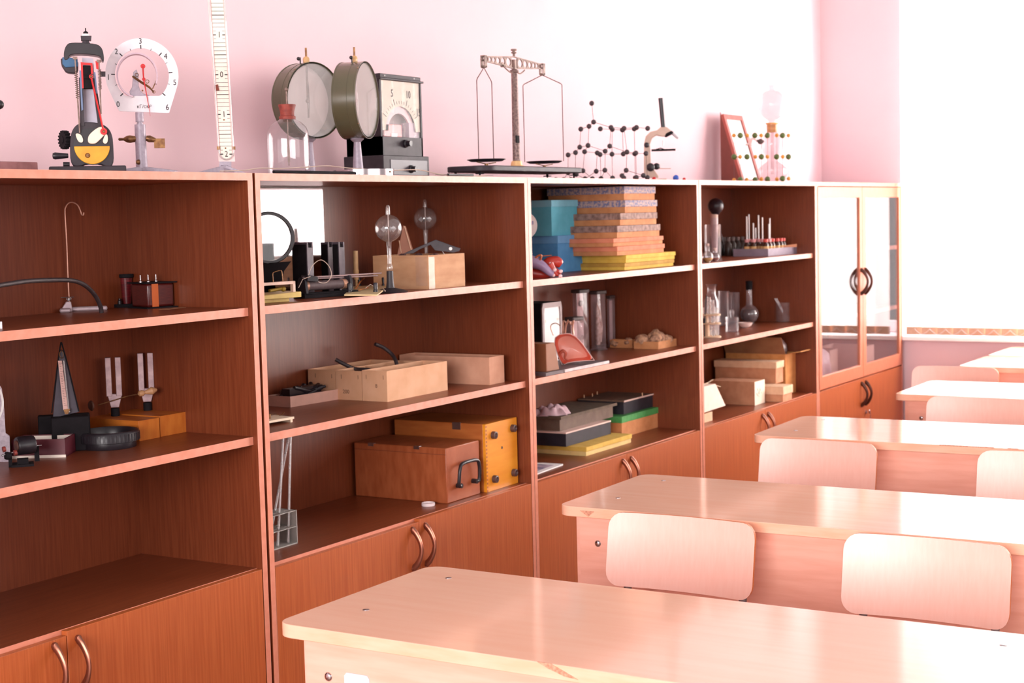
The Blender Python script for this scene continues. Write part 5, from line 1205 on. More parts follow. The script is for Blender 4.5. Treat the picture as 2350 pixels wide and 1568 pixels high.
# ---------------- second bookcase, counter level
t, w, d, h = cbox('carrying_case', 'brown wooden carrying case with black bail handle on the counter level', 'case', 1027, 1157, ZD, 817, 1103, 1030, 0)
CS = mat('brown_case_wood', (172, 92, 54), .4, c2=(154, 76, 40), scale=14, stretch=(1, 4, 1), spec=.5)
m = M(); m.box((0, 0, 0), (w, d, h)); cb = t.part('case_body', m, CS, bevel=.0025)
m = M(); m.box((-.0008, .001, h-.020), (.0, d-.001, h-.0185)); m.build('lid_seam', mat('dark_seam', (128, 62, 36), .7), cb)
m = M()
for f in (.28, .78): m.box((-.002, d*f, h-.008), (-.0005, d*f+.02, h+.0012)); m.box((-.001, d*f, h), (.009, d*f+.02, h+.0012))
m.build('hinge', STEEL, cb)
m = M(); hz = h*.50; x0, x1 = w*.22, w*.84
m.tube([(x0+.012, -.014, hz-.036), (x0+.001, -.016, hz-.034), (x0, -.018, hz-.01), (x0+.004, -.019, hz+.015), (x0+.02, -.019, hz+.03), (x1-.02, -.019, hz+.03), (x1-.004, -.019, hz+.015), (x1, -.018, hz-.01), (x1-.001, -.016, hz-.034), (x1-.012, -.014, hz-.036)], .0055, n=10)
for x in (x0+.014, x1-.014): m.cyl((x, 0, hz-.036), (x, -.018, hz-.036), .0075, n=8)
t.part('bail_handle', m, BLACK)
t, w, d, h = cbox('yellow_case', 'orange-yellow wooden case lying on its side showing four dark rubber feet', 'case', 1118, 1131, ZD, 910, 1190, 975, 0)
YS = mat('orange_pine', (238, 158, 44), .35, c2=(228, 142, 32), scale=7, stretch=(.6, 3, 5), coat=.3); YSD = mat('brown_pine_side', (186, 104, 48), .45, c2=(168, 88, 36), scale=10, stretch=(1, 1, 5))
d = min(d, DEP-.05)
m = M(); m.box((0, .010, 0), (w, d, h)); cb = t.part('case_body', m, YSD, bevel=.002)
m = M(); m.box((0, 0, 0), (w, .0115, h)); t.part('case_bottom', m, YS, bevel=.001)
FT = mat('brown_rubber_foot', (84, 56, 52), .5)
for fx, fz in ((.22, .82), (.84, .85), (.22, .17), (.84, .18)):
    m = M(); m.lathe([(.012, 0), (.0115, .012), (.008, .013), (.006, .009), (.001, .009)], (w*fx, 0, h*fz), axis=(0, -1, 0), n=20); t.part('rubber_foot', m, FT)
m = M(); m.lathe([(.0045, 0), (.004, .001), (.001, .001)], (w*.5, -.0001, h*.6), axis=(0, -1, 0), n=14); t.part('screw_hole', m, FT)
m = M()
for k in range(18): m.box((-.0004, -.0004, h*(k+.1)/18), (.007, .0, h*(k+.6)/18))
m.build('finger_joint', YSD, cb); m = M(); m.box((-.002, .09, h-.02), (.0, .12, h+.002)); m.build('latch', STEEL, cb)
t = TH('plastic_cap', 'small round white plastic cap lying in front of the brown carrying case', 'cap', onb(983, 1161, ZD)); r = 15.5/t.S
m = M(); m.lathe([(r*.95, 0), (r, .001), (r, .009), (r*.93, .0095), (r*.9, .006), (.001, .006)], n=32); t.part('cap_body', m, mat('white_cap_plastic', (240, 222, 222), .4))
t = TH('test_tube_rack', 'grey-green metal test tube rack holding long glass tubes, by the bookcase divider', 'rack', (.115, .110, ZD), 0)
xr_ = onb(675, 1246, ZD).x; w = xr_-.115; h = t.p(675, 1172).z; RK = mat('grey_green_rack', (176, 172, 166), .5, c2=(160, 156, 150), scale=40)
m = M(); d = .06
m.box((0, 0, 0), (w, d, .003)); m.box((w-.0025, 0, 0), (w, d, h)); m.box((0, 0, 0), (.0025, d, h)); t.part('rack_frame', m, RK)
for zz in (h*.5, h-.002):
    m = M(); n_ = 3; cell = w/n_
    for i in range(n_):
        for j in range(2):
            cx, cy = cell*(i+.5), d*(j+.5)/2
            rect = [(cell*i, d*j/2), (cell*(i+1), d*j/2), (cell*(i+1), d*(j+1)/2), (cell*i, d*(j+1)/2)]
            m.ringprism(radial(rect, cx, cy, 24), [(cx+.0085*math.cos(2*math.pi*k/24), cy+.0085*math.sin(2*math.pi*k/24)) for k in range(24)], zz, zz+.002, 'xy')
    t.part('perforated_deck', m, RK)
rk = t; cell = w/3
for i, (lab, (bu, bv), (tu, tv)) in enumerate((('left long glass tube rising from the test tube rack', (645, 1200), (650, 1000)), ('middle long glass tube leaning right from the test tube rack', (650, 1200), (663, 1000)), ('right long glass tube leaning right from the test tube rack', (655, 1200), (667, 1000)))):
    t = TH('glass_tube', lab, 'glass tube', (.115+cell*(1.5 if i == 0 else 2.5 if i == 2 else 1.5), .11+.06*(.25 if i != 1 else .75), ZD+.004), 0, 'long glass tubes in the test tube rack')
    b_ = Vector((0, 0, 0)); e_ = at(tu, tv, y=t.O.y+.015)-t.O
    m = M(); m.tube([b_, b_.lerp(e_, .5), e_], .0036, n=14); t.part('tube_wall', m, glassy('milky_tube_glass', (.96, .94, .94), gloss=.2, edge=.6, haze=.22, power=1.5))
# ================================================================ third bookcase
def lidbox(name, label, u, v, z, ul, ur, vt, cb_, cl, lidh=.02, over=.003, rot=0, group=None, y0=None, o=None, dims=None, label_part=None, strip=None):
    if o is None:
        t, w, d, h = cbox(name, label, 'box', u, v, z, ul, ur, vt, rot, group)
    else:
        w, d, h = dims; t = TH(name, label, 'box', o, math.radians(rot), group)
    m = M(); m.box((over, over, 0), (w-over, d-over, h-.002)); t.part('box_base', m, cb_, bevel=.0008)
    m = M(); m.box((0, 0, h-lidh), (w, d, h)); t.part('lid', m, cl, bevel=.001)
    return t, w, d, h
TEAL = mat('teal_card', (104, 192, 214), .75, c2=(94, 184, 206)); BLU = mat('blue_card', (92, 160, 214), .75, c2=(82, 150, 206)); TEAL2 = mat('teal_lid_card', (134, 204, 226), .7); BLU2 = mat('blue_lid_card', (116, 176, 226), .7)
# blue boxes, stacked
o = onb(1282, 626, Z1); w = at(1340, 622, y=o.y).x-o.x; h = at(1282, 541, y=o.y).z-Z1
t, w, d, h1 = lidbox('blue_card_box', 'deep blue lidded cardboard box, lower of the two-box stack', 0, 0, 0, 0, 0, 0, BLU, BLU2, lidh=.028, o=o, dims=(w, .395-o.y, h))
o2 = Vector((o.x-.022, o.y+.01, Z1+h1)); w2 = at(1328, 541, y=o2.y).x-o2.x; h2 = at(1274, 459, y=o2.y).z-o2.z
lidbox('blue_card_box', 'teal lidded cardboard box, upper of the two-box stack', 0, 0, 0, 0, 0, 0, TEAL, TEAL2, lidh=.024, o=o2, dims=(w2, .39-o2.y, min(h2, H-T-o2.z-.03)))
# tall stack of flat boxes: (corner u, right u, v bottom, v top, base colour, lid colour)
OC = mat('ochre_card', (196, 150, 66), .8, c2=(180, 134, 52)); SAL = mat('salmon_card', (222, 136, 104), .8, c2=(210, 122, 90)); KR = mat('kraft_card', (206, 140, 92), .8, c2=(192, 124, 78))
WP1 = mat('brown_mottled_paper', (176, 140, 128), .7, c2=(104, 74, 66), scale=60, ramp=(.3, .7)); WP2 = mat('blue_print_paper', (196, 164, 152), .7, c2=(112, 114, 150), scale=110, detail=2, ramp=(.40, .60))
OC2 = mat('yellow_card', (226, 186, 80), .8, c2=(214, 170, 66))
ST = [(1434, 1548, 620, 605, OC2, OC, 'bottom, yellow'), (1437, 1551, 604, 588, OC2, OC2, 'second from bottom, yellow lidded'), (1417, 1526, 585, 567, KR, SAL, 'third from bottom, salmon'), (1408, 1523, 563, 548, KR, SAL, 'fourth from bottom, salmon'),
      (1417, 1516, 543, 516, KR, WP1, 'fourth from the top, dark mottled lid'), (1424, 1509, 515, 490, KR, WP1, 'third from the top, dark mottled lid'), (1435, 1509, 488, 463, KR, WP2, 'second from the top, blue printed lid'), (1433, 1505, 460, 432, KR, WP2, 'topmost, blue printed lid')]
z = Z1+.0005; ys = []
ob = onb(1434, 621, Z1)
hs = []
tot = H-T-Z1-.006
raw = [a[2]-a[3] for a in ST]; raw = [15.5, 17.5, 20, 18, 27, 27, 28, 30]; sm = sum(raw)
for (u, ur, vb, vt, cbm, clm, nm), rw in zip(ST, raw):
    hh = tot*rw/sm
    y0 = ob.y+.002; a = at(u, vb, y=y0); b = at(ur, vb, y=y0)
    lidbox('flat_card_box', 'flat cardboard box in the tall stack of eight, %s' % nm, 0, 0, 0, 0, 0, 0, cbm, clm, lidh=hh*.52, o=(a.x, y0, z), dims=(b.x-a.x, .37-y0, hh-.0004), group='stack of flat cardboard boxes')
    z += hh
# white plate disc cut by divider
t = TH('white_plate', 'white round plate edge with faint blue print showing beside the bookcase divider', 'plate', (at(1200, 560, y=.12).x, .12, Z1), math.radians(-45))
P = t.p; c_ = P(1201, 518); R = P(1232, 518).x-c_.x
m = M(); m.lathe([(.001, 0), (R*.8, 0), (R, -.004), (R, -.006), (R*.8, -.003), (.001, -.003)], c_, axis=(0, 1, 0), n=48); pt = t.part('plate_disc', m, PAPER)
m = M(); m.box((c_.x-.02, -.004, 0), (c_.x+.02, .006, max(.012, c_.z-R+.004))); t.part('plate_stand', m, BLACKM)
m = M(); q = P(1221, 512); 
for k in range(5): m.tube([q+Vector((-.003+.0016*k, -.0055, -.005)), q+Vector((-.002+.0012*k, -.0055, .006))], .0004, n=4)
m.build('blue_print', mat('faint_blue_ink', (150, 150, 200), .7), pt)
# anatomical model
t = TH('anatomical_model', 'red and lilac anatomical organ model with cut vessels lying before the blue boxes', 'anatomical model', (at(1256, 636, y=.035).x, .06, Z1))
P = t.p; RO = mat('organ_red', (196, 62, 46), .3, c2=(176, 46, 38), scale=12, coat=.3); LI = mat('organ_lilac', (164, 140, 172), .35, c2=(150, 124, 160), coat=.3); PK = mat('vessel_cut_pink', (236, 196, 196), .4)
def pm(L, dy=0): return [Vector((q.x, q.y, max(q.z, .012))) for q in (P(u, v, dy) for u, v in L)]
k = 1/t.S
m = M(); m.tube(pm([(1205, 622), (1222, 628), (1240, 632), (1256, 634), (1268, 628)], .03), [18*k, 17*k, 14*k, 9*k, 7*k], n=16); m.tube(pm([(1246, 612), (1262, 604), (1278, 602), (1288, 608)], .045), [10*k, 15*k, 14*k, 8*k], n=16); t.part('red_lobe', m, RO)
m = M(); m.tube(pm([(1262, 606), (1270, 620), (1277, 632), (1282, 638)], .01), [9*k, 7*k, 5*k, 4.5*k], n=14); m.tube(pm([(1272, 618), (1282, 624), (1288, 626)], .012), [5*k, 4.5*k, 4*k], n=12); t.part('red_vessel', m, RO)
m = M(); m.tube(pm([(1212, 600), (1230, 604), (1246, 612), (1262, 626), (1270, 634)], .0), [16*k, 14*k, 11*k, 8*k, 6*k], n=16); t.part('lilac_lobe', m, LI)
m = M(); 
for u, v in ((1270, 634), (1273, 622), (1287, 625), (1286, 636)): m.sph(P(u, v, .0)+Vector((0, 0, .003)), 4.5*k, n=10)
t.part('cut_vessel_end', m, PK)
m = M(); m.tube(pm([(1218, 588), (1226, 594), (1234, 588), (1242, 586), (1240, 596), (1232, 598), (1222, 592)], -.01), 2.4*k, n=8); m.tube([P(1242, 588), P(1266, 586)], .0015); t.part('copper_coloured_vessels', m, mat('coppery_vessel', (190, 110, 76), .3, metal=.3))

# middle shelf: photo block, jars, organ model on base, trays
t, w, d, h = cbox('display_block', 'black display block with a grey-framed speckled white print on its front', 'display', 1244, 790, Z2, 1215, 1289, 697, 0)
o = at(1244, 790, y=.20); t.o.location = (o.x, .20, Z2); t.O = Vector((o.x, .20, Z2)); w = t.p(1289, 785).x; h = t.q(1244, 697).z
m = M(); m.box((0, 0.001, 0), (w, .11, h)); t.part('block_body', m, BLACKM)
m = M(); m.ringprism(radial([(0, 0), (w, 0), (w, h), (0, h)], w/2, h/2, 48), radial([(w*.09, .006), (w*.91, .006), (w*.91, h*.92), (w*.09, h*.92)], w/2, h/2, 48), -.004, .001); t.part('grey_frame', m, mat('grey_frame', (150, 124, 124), .5))
m = M(); m.box((w*.09, -.001, .006), (w*.91, .0005, h*.92)); t.part('speckled_print', m, mat('speckled_print', (236, 230, 228), .5, c2=(190, 160, 140), scale=30, ramp=(.28, .36)))
JG = glassy('jar_glass', (.93, .90, .92), gloss=.03, edge=.2, haze=.14, power=2, hazecol=(.7, .56, .58))
SPC = mat('pale_specimen', (214, 180, 168), .6, c2=(166, 124, 112), scale=70); LIDM = mat('dark_jar_lid', (66, 48, 46), .6)
def jar(label, u0, u1, vb, vt, y, lid=6, spec=0, tag_=None):
    o = at((u0+u1)/2, vb, y=y); o.z = Z2; t = TH('specimen_jar', label, 'jar', o, math.radians(-8), 'glass specimen jars at the back of the shelf'); P = t.p
    k = 1/t.S; w = (u1-u0)*k*.5; hgt = min(P((u0+u1)/2, vt).z, Z1-T-Z2-.012); pl = rrect(-w, -w*.55, w, w*.55, w*.18, 4)
    m = M(); m.loft([[(x, y_, .004) for x, y_ in pl], [(x, y_, hgt-.012) for x, y_ in pl]], caps=False); pl2 = rrect(-w*1.12, -w*.7, w*1.12, w*.7, w*.18, 4); m.loft([[(x, y_, 0) for x, y_ in pl2], [(x, y_, .005) for x, y_ in pl2]]); t.part('glass_wall', m, JG)
    m = M(); pl3 = rrect(-w*1.1, -w*.68, w*1.1, w*.68, w*.15, 3); m.loft([[(x, y_, hgt-.013) for x, y_ in pl3], [(x, y_, hgt) for x, y_ in pl3]]); t.part('dark_lid', m, LIDM, bevel=.002)
    if spec == 1:
        m = M(); m.tube([(-.2*w, 0, .02), (-.1*w, 0, hgt*.35), (-.25*w, 0, hgt*.6), (-.2*w, 0, hgt*.8)], [w*.3, w*.38, w*.2, w*.06], n=12); m.tube([(.35*w, 0, .03), (.5*w, 0, hgt*.4), (.3*w, 0, hgt*.7), (.4*w, 0, hgt*.86)], [w*.2, w*.28, w*.16, w*.05], n=12); t.part('specimen', m, SPC)
    elif spec == 2:
        m = M(); m.box((-w*.7, .0, .01), (w*.55, .002, hgt*.94)); t.part('mount_card', m, mat('mount_card', (206, 170, 168), .6))
        m = M(); m.sph((-.1*w, -.004, hgt*.78), w*.38, n=12, sc=(1, .4, 1)); m.sph((0, -.004, hgt*.52), w*.34, n=12, sc=(1, .4, 1.1)); m.sph((.05*w, -.004, hgt*.25), w*.3, n=12, sc=(1, .4, 1)); t.part('specimen', m, mat('dusky_specimen', (120, 92, 88), .6, c2=(96, 70, 66), scale=90))
    else:
        m = M(); m.box((-w*.6, .0, .01), (w*.6, .003, hgt*.9)); t.part('mount_card', m, mat('mount_card', (206, 170, 168), .6))
    return t
jar('tall narrow specimen jar, leftmost of the tall ones, with dark round specimens', 1316, 1353, 800, 664, .30, spec=2)
jar('widest tall specimen jar, with a pale plant-like specimen, between two others', 1357, 1392, 797, 667, .30, spec=1)
jar('tall specimen jar at the right end of the jar group, plain pale contents', 1394, 1413, 795, 678, .325)
jar('short wide specimen jar with flat dark lid behind the head model', 1300, 1338, 800, 727, .20)
t = TH('crown_ornament', 'small coppery ornate fixture with looped wire behind the head model', 'ornament', (at(1300, 780, y=.12).x, .12, Z2))
P = t.p; m = M(); m.tube([P(1291, 772), P(1292, 742), P(1294, 736), P(1300, 742), P(1304, 734)], .0022); m.tube([P(1296, 790), P(1298, 750), P(1306, 738), P(1311, 745), P(1316, 736), P(1314, 752), P(1316, 768)], .0034, n=8); m.tube([P(1270, 770), P(1264, 754), P(1266, 745), P(1276, 742), P(1286, 748)], .0016); m.cyl((P(1305, 790).x, 0, 0), (P(1305, 790).x, 0, P(1305, 765).z), .006); m.cyl((P(1305, 790).x, 0, 0), (P(1305, 790).x, 0, .004), .016, n=18); t.part('ornament_body', m, mat('coppery_pink', (206, 150, 128), .25, metal=.6))
t = TH('head_section_model', 'half head section model, dished red and pale pink, on a grey slab', 'anatomical model', (at(1300, 860, y=.05).x, .05, Z2), None)
P = t.p
base = TH('grey_slab_base', 'grey slab with pale rounded front edge under the head section model', 'base', (at(1295, 862, y=.02).x, .02, Z2), 0)
sl_h = base.p(1295, 848).z
wd = base.p(1397, 838).x; m = M(); m.box((0, 0, 0), (wd, .19, sl_h)); base.part('slab', m, mat('dark_grey_slab', (104, 86, 88), .6)); m = M(); m.box((-.0, -.003, 0.0), (wd, .0, sl_h)); base.part('pale_edge', m, mat('pale_grey_edge', (212, 196, 194), .5, c2=(190, 172, 170), scale=40), bevel=.001)
t.O = Vector((at(1322, 838, y=.06).x, .06, Z2+sl_h)); t.o.location = t.O; 
P = t.p
OUT = [(1291, 839), (1280, 815), (1272, 790), (1274, 775), (1284, 768), (1296, 766), (1308, 766), (1322, 773), (1336, 788), (1350, 808), (1364, 827), (1340, 828), (1318, 830), (1302, 833)]
O3 = P_ = [P(u, v, 0) for u, v in OUT]
zmin = min(q.z for q in O3); 
cxx = sum(q.x for q in O3)/len(O3); czz = sum(q.z for q in O3)/len(O3)
m = M(); rings = []
for f, y in ((1.0, 0), (.97, -.003), (.93, .002), (.8, .022), (.5, .034), (.01, .038)):
    rings.append([(cxx+(q.x-cxx)*f, y, czz+(q.z-czz)*f) for q in O3])
m.loft(rings[:4], caps=False); m.mi = 1; m.loft(rings[3:], caps=False); t.part('dished_face', m, [mat('flesh_red_inner', (214, 70, 46), .3, c2=(226, 96, 70), scale=14, coat=.4), mat('pale_flesh_inner', (244, 176, 160), .35, c2=(236, 150, 130), scale=8, coat=.4)], sub=1)
m = M(); back = [[(cxx+(q.x-cxx)*f, y, czz+(q.z-czz)*f) for q in O3] for f, y in ((1.0, .0005), (1.03, .012), (.98, .045), (.7, .065), (.1, .07))]; m.loft(back, caps=False); t.part('outer_shell', m, mat('dull_pink_shell', (140, 78, 62), .4), sub=1)
m = M(); q = [P(u, v, .0) for u, v in ((1278, 826), (1281, 812), (1288, 806), (1294, 812), (1292, 822), (1300, 828))]; m.tube([Vector((a.x+.006, .004, a.z)) for a in q], [.003, .005, .006, .005, .004, .002], n=10); t.part('ear_relief', m, mat('red_relief', (206, 96, 72), .35))
m = M(); m.tube([(q_.x, -.001, q_.z) for q_ in O3], .0014, closed=True, n=6); t.part('pale_rim', m, mat('pale_pink_rim', (240, 200, 192), .4))
t2 = TH('brown_support_block', 'brown wedge block standing left of the head section model on the slab', 'block', base.O+Vector((-.05, .015, sl_h)), 0)
hb2 = t2.p(1262, 788).z; m = M(); m.prism([(-.04, 0), (.045, 0), (.018, hb2), (-.04, hb2)], .0, .12); t2.part('block_body', m, mat('brown_support', (150, 92, 58), .6), bevel=.002)
m = M(); m.box((-.12, 0, 0), (0.0, .19, sl_h)); base.part('slab_end', m, mat('dark_grey_slab', (104, 86, 88), .6))
def tray(lab, u, v, ul, ur, vt, stones, group='small cardboard trays of rock and shell pieces'):
    t, w, d, h = cbox('specimen_tray', lab, 'tray', u, v, Z2, ul, ur, vt, 0, group)
    m = openbox(M(), w, d, h, .002); t.part('tray_walls', m, KR)
    for lb, fx, fy, r, sc in stones:
        o = t.O+Vector((w*fx, d*fy, .003)); s_ = TH('rock_sample', lb, 'rock', o, 0, 'rock and shell pieces in the trays')
        m = M(); m.sph((0, 0, r*sc[2]), r, n=14, sc=sc)
        rnd = random.Random(lb)
        for v_ in m.bm.verts: v_.co += Vector([rnd.uniform(-.24, .24)*r for _ in range(3)]); v_.co.z = max(v_.co.z, .0)
        s_.part('stone', m, mat('tan_stone', (206, 156, 122), .7, c2=(130, 90, 72), scale=70, bump=.4), sub=1)
    return t
tray('small cardboard tray of flat rocks, left of two at the back', 1451, 799, 1400, 1462, 781, [('flat pale rock slab in the left tray', .25, .8, .026, (1.1, .8, .5)), ('rounded rock in the left tray beside the divider', .4, .25, .022, (1, .9, .8))])
tray('cardboard tray heaped with tan rocks, right of two', 1511, 802, 1455, 1553, 785, [('largest tan rock heaped in the middle of the right tray', .35, .35, .042, (.9, .8, .78)), ('long dark-tan rock at the left of the right tray', .18, .8, .034, (1, .9, .75)), ('grey pinkish shell rock at the right of the right tray', .72, .22, .028, (1.05, .9, .8)), ('small pink rock in front in the right tray', .5, .12, .016, (1, .9, .8))])

# counter level of the third bookcase
o = onb(1346, 1048, ZD); wY = at(1451, 1020, y=o.y).x-o.x; hY = at(1346, 1027, y=o.y).z-ZD
t, w, d, h = lidbox('flat_yellow_box', 'flat yellow lidded box at the bottom of the left stack', 0, 0, 0, 0, 0, 0, mat('pale_yellow_base', (232, 200, 132), .8), mat('yellow_lid', (226, 186, 88), .8, c2=(214, 170, 72)), lidh=.016, o=o, dims=(wY, .30, hY))
zz = ZD+hY
a = at(1299, 1026, z=zz); wB = at(1402, 998, y=a.y).x-a.x; hB = at(1299, 993, y=a.y).z-zz
t = TH('black_flat_box', 'black flat box with pale pink lid edge, second in the left stack', 'box', (a.x, a.y, zz), 0)
BB = mat('black_blue_card', (46, 40, 50), .6, c2=(38, 33, 42)); PL_ = mat('pale_pink_lid', (240, 206, 194), .6)
dB = .395-a.y
m = M(); m.box((0, 0, 0), (wB, dB, hB-.004)); t.part('box_base', m, BB, bevel=.001); m = M(); m.box((-.001, -.001, hB-.005), (wB+.001, dB, hB)); t.part('pale_lid', m, PL_)
zz2 = zz+hB; a2 = at(1285, 990, z=zz2); wG = at(1407, 962, y=a2.y).x-a2.x; hG = at(1285, 957, y=a2.y).z-zz2
GB = mat('grey_brown_card', (120, 98, 84), .7, c2=(108, 86, 72))
t = TH('grey_brown_box', 'grey-brown box with overhanging dusty lid, top of the left stack', 'box', (a2.x, a2.y, zz2), 0)
dG = .395-a2.y
m = M(); m.box((0, 0, 0), (wG, dG, hG-.008)); t.part('box_base', m, GB, bevel=.001)
m = M(); m.box((-.012, -.012, hG-.008), (wG+.012, dG, hG)); m.box((-.012, -.012, hG), (-.008, dG, hG+.004)); m.box((-.008, -.012, hG), (wG+.012, -.008, hG+.002)); t.part('overhanging_lid', m, mat('dusty_grey_lid', (112, 92, 74), .75, c2=(92, 76, 62), scale=40))
# crumpled cloth on top
t = TH('crumpled_cloth', 'crumpled pale pink cloth lying on the grey-brown box', 'cloth', (a2.x+.03, a2.y+.07, zz2+hG+.001), math.radians(-58))
m = M(); n_ = 26; rnd = random.Random(5); G = []
for i in range(n_):
    row = []
    for j in range(n_):
        x = -.085+.17*i/(n_-1); y = -.05+.10*j/(n_-1)
        e = min(1, min(i, n_-1-i, j, n_-1-j)/4)
        r_ = .016+.007*math.sin(x*70+1.2)+.007*math.sin(y*120+x*60)+.006*math.sin(x*150-y*90)+.016/(1+math.exp(-(x-.02)*160))
        row.append((x*(.9+.12*math.sin(y*60)), y*(.85+.2*math.sin(x*50+1)), max(.001, r_)*e+.0005))
    G.append(row)
m.loft(G, closed=False, caps=False); t.part('cloth_folds', m, mat('pale_pink_cloth', (226, 192, 198), .85, c2=(214, 178, 186), scale=60), solid=.0015)
# right stack: kraft box with green lid + black case with grey lid
o = at(1428, 1006, z=ZD); wK = at(1533, 984, y=o.y).x-o.x; hK = at(1428, 957, y=o.y).z-ZD
GRL = mat('green_pattern_lid', (88, 168, 92), .6, c2=(70, 150, 76), scale=40); 
t, w, d, h = lidbox('green_lidded_box', 'tan box with mottled green lid, bottom of the right stack', 0, 0, 0, 0, 0, 0, mat('tan_orange_card', (222, 150, 98), .75, c2=(210, 136, 84)), GRL, lidh=.024, o=o, dims=(wK, .395-o.y, hK))
zk = ZD+hK; a = at(1431.5, 952, z=zk); wT = at(1518, 930, y=a.y).x-a.x; hT = at(1431.5, 920, y=a.y).z-zk
t = TH('black_case_box', 'black box with dusty grey lid and pale tape ends, top of the right stack', 'box', (a.x, a.y, zk), 0)
dT = .398-a.y
m = M(); m.box((0, 0, 0), (wT, dT, hT-.004)); t.part('box_base', m, BB, bevel=.001)
m = M(); m.box((-.002, -.002, hT-.005), (wT+.002, dT, hT)); m.box((-.002, -.004, hT-.006), (wT+.002, -.002, hT)); ld = t.part('dusty_lid', m, mat('dusty_brown_lid', (132, 100, 80), .75, c2=(110, 82, 66), scale=50))
m = M(); m.box((-.003, -.0045, hT-.0055), (wT+.003, -.0035, hT+.0005)); m.build('pale_lid_edge', PL_, ld)
m = M()
for fx, fy in ((.5, .01), (.9, .5), (.1, .95), (.25, .9), (.45, .97)): m.cyl((wT*fx, dT*fy, hT), (wT*fx, dT*fy, hT+.012), .002, n=6)
m.build('tape_end', mat('pale_tape_end', (240, 190, 150), .6), ld)
t = TH('printed_booklet', 'white printed booklet lying at the front left of the counter level by the divider', 'booklet', onb(1298, 1066, ZD), math.radians(4))
m = M(); m.box((-.26, 0, 0), (-.02, .14, .004)); m.box((-.16, .01, .0), (0, .09, .0012)); t.part('pages', m, PAPER); m = M(); m.box((-.25, .02, .0041), (-.05, .13, .0046)); t.part('cover_print', m, mat('cover_print', (216, 190, 200), .5, c2=(120, 110, 140), scale=22))

# ================================================================ fourth bookcase
o = at(1640, 594, y=.26); t = TH('large_beaker_bulb', 'tall glass cylinder with corked tube and big black rubber bulb', 'glassware', (at(1636, 590, y=.24).x, .24, Z1))
P = t.p; k = 1/t.S; z = lambda v: P(1636, v).z
LG = glassy('lab_glass', (.94, .92, .93), gloss=.08, edge=.6, haze=.10, power=1.8, hazecol=(.95, .86, .9))
def beaker(m, r, z0, z1, c=(0, 0), n=28): m.lathe([(.001, z0+.002), (r*.96, z0+.001), (r, z0+.004), (r, z1-.002), (r*1.04, z1)], (c[0], c[1], 0), n=n, caps=False)
m = M(); beaker(m, 19*k, 0, z(515)); t.part('glass_cylinder', m, LG)
m = M(); m.lathe([(7*k, z(580)), (9*k, z(512)), (9*k, z(500))], (4*k, 0, 0), n=18); t.part('inner_tube', m, mat('pinkish_milky_tube', (206, 176, 176), .35))
m = M(); m.lathe([(8*k, z(508)), (9.5*k, z(492)), (.001, z(491))], (4*k, 0, 0), n=18); t.part('cork', m, mat('pale_cork', (224, 190, 176), .7))
m = M(); zc_ = z(473); R = 18*k; m.lathe([(7*k, z(493)), (9*k, z(490))]+[(R*math.sin(a), zc_-R*math.cos(a)) for a in [math.radians(35+145*i/16) for i in range(17)]], (8*k, 0, 0), n=28); t.part('rubber_bulb', m, mat('black_bulb_rubber', (46, 36, 44), .35))
def flask(lab, u, vb, y, r_px, neck_px, vt, liq, z0=Z1, group='small round flasks at the front of the glassware shelf'):
    o = at(u, vb, y=y); t = TH('round_flask', lab, 'flask', (o.x, y, z0), None, group); P = t.p; k = 1/t.S
    R = r_px*k; top = P(u, vt).z; m = M(); m.lathe([(R*.5, .001)]+[(R*math.sin(a), R-R*math.cos(a)+.0005) for a in [math.radians(30+125*i/12) for i in range(13)]]+[(neck_px*k, R*2), (neck_px*k, top-.004), (neck_px*k*1.5, top)], n=24, caps=False); t.part('flask_glass', m, LG)
    m = M(); m.lathe([(R*.45, .0015)]+[(R*.93*math.sin(a), R-R*.93*math.cos(a)) for a in [math.radians(30+50*i/6) for i in range(7)]]+[(.001, R*.85)], n=20); t.part('liquid', m, liq)
    m = M(); m.lathe([(neck_px*k*.9, top-.006), (neck_px*k*1.1, top+.004), (.001, top+.006)], n=14); t.part('stopper', m, mat('pinkish_stopper', (226, 196, 186), .5)); return t
flask('small round flask with yellow liquid, left of two', 1624, 595, .05, 13, 4, 562, mat('yellow_liquid', (222, 176, 88), .2))
flask('small round flask with red-brown liquid, right of two', 1641, 594, .07, 10, 3.5, 572, mat('red_brown_liquid', (150, 56, 30), .2))
# grey tray with dropper bottles
t, w, d, h = cbox('grey_tray', 'grey tray holding dropper bottles, on the upper shelf of the glassware bookcase', 'tray', 1763, 588, Z1, 1683, 1839, 571, 0)
m = openbox(M(), w, d, h, .004); t.part('tray_walls', m, mat('grey_violet_tray', (150, 132, 146), .6, c2=(138, 120, 134)))
tr = t; tr_w, tr_d = w, d
BR_ = mat('amber_bottle_glass', (92, 50, 32), .15, c2=(60, 32, 24), scale=30, coat=.5); RC = mat('red_bottle_cap', (206, 62, 52), .4); PC = mat('pink_bottle_cap', (226, 150, 150), .4); LBL = mat('bottle_label', (224, 170, 110), .6); GLC = mat('dusty_dark_bottle', (84, 66, 60), .3, c2=(60, 48, 44), scale=20)
BT = [(1714, 548, 'p', 497), (1719, 546, 'p', 492), (1729, 549, 'p', 512), (1734, 552, 'p', 523), (1741, 549, 'p', 494), (1750, 548, 'p', 499), (1738, 558, 'r', 0), (1757, 555, 'r', 0), (1765, 547, 'p', 514), (1772, 548, 'r', 0), (1767, 545, 'r', 501), (1783, 550, 'r', 0), (1791, 549, 'r', 0), (1797, 549, 'r', 0), (1747, 560, 'p', 0), (1769, 560, 'p', 0)]
bp = None
names = ['white rod', 'longest white rod']
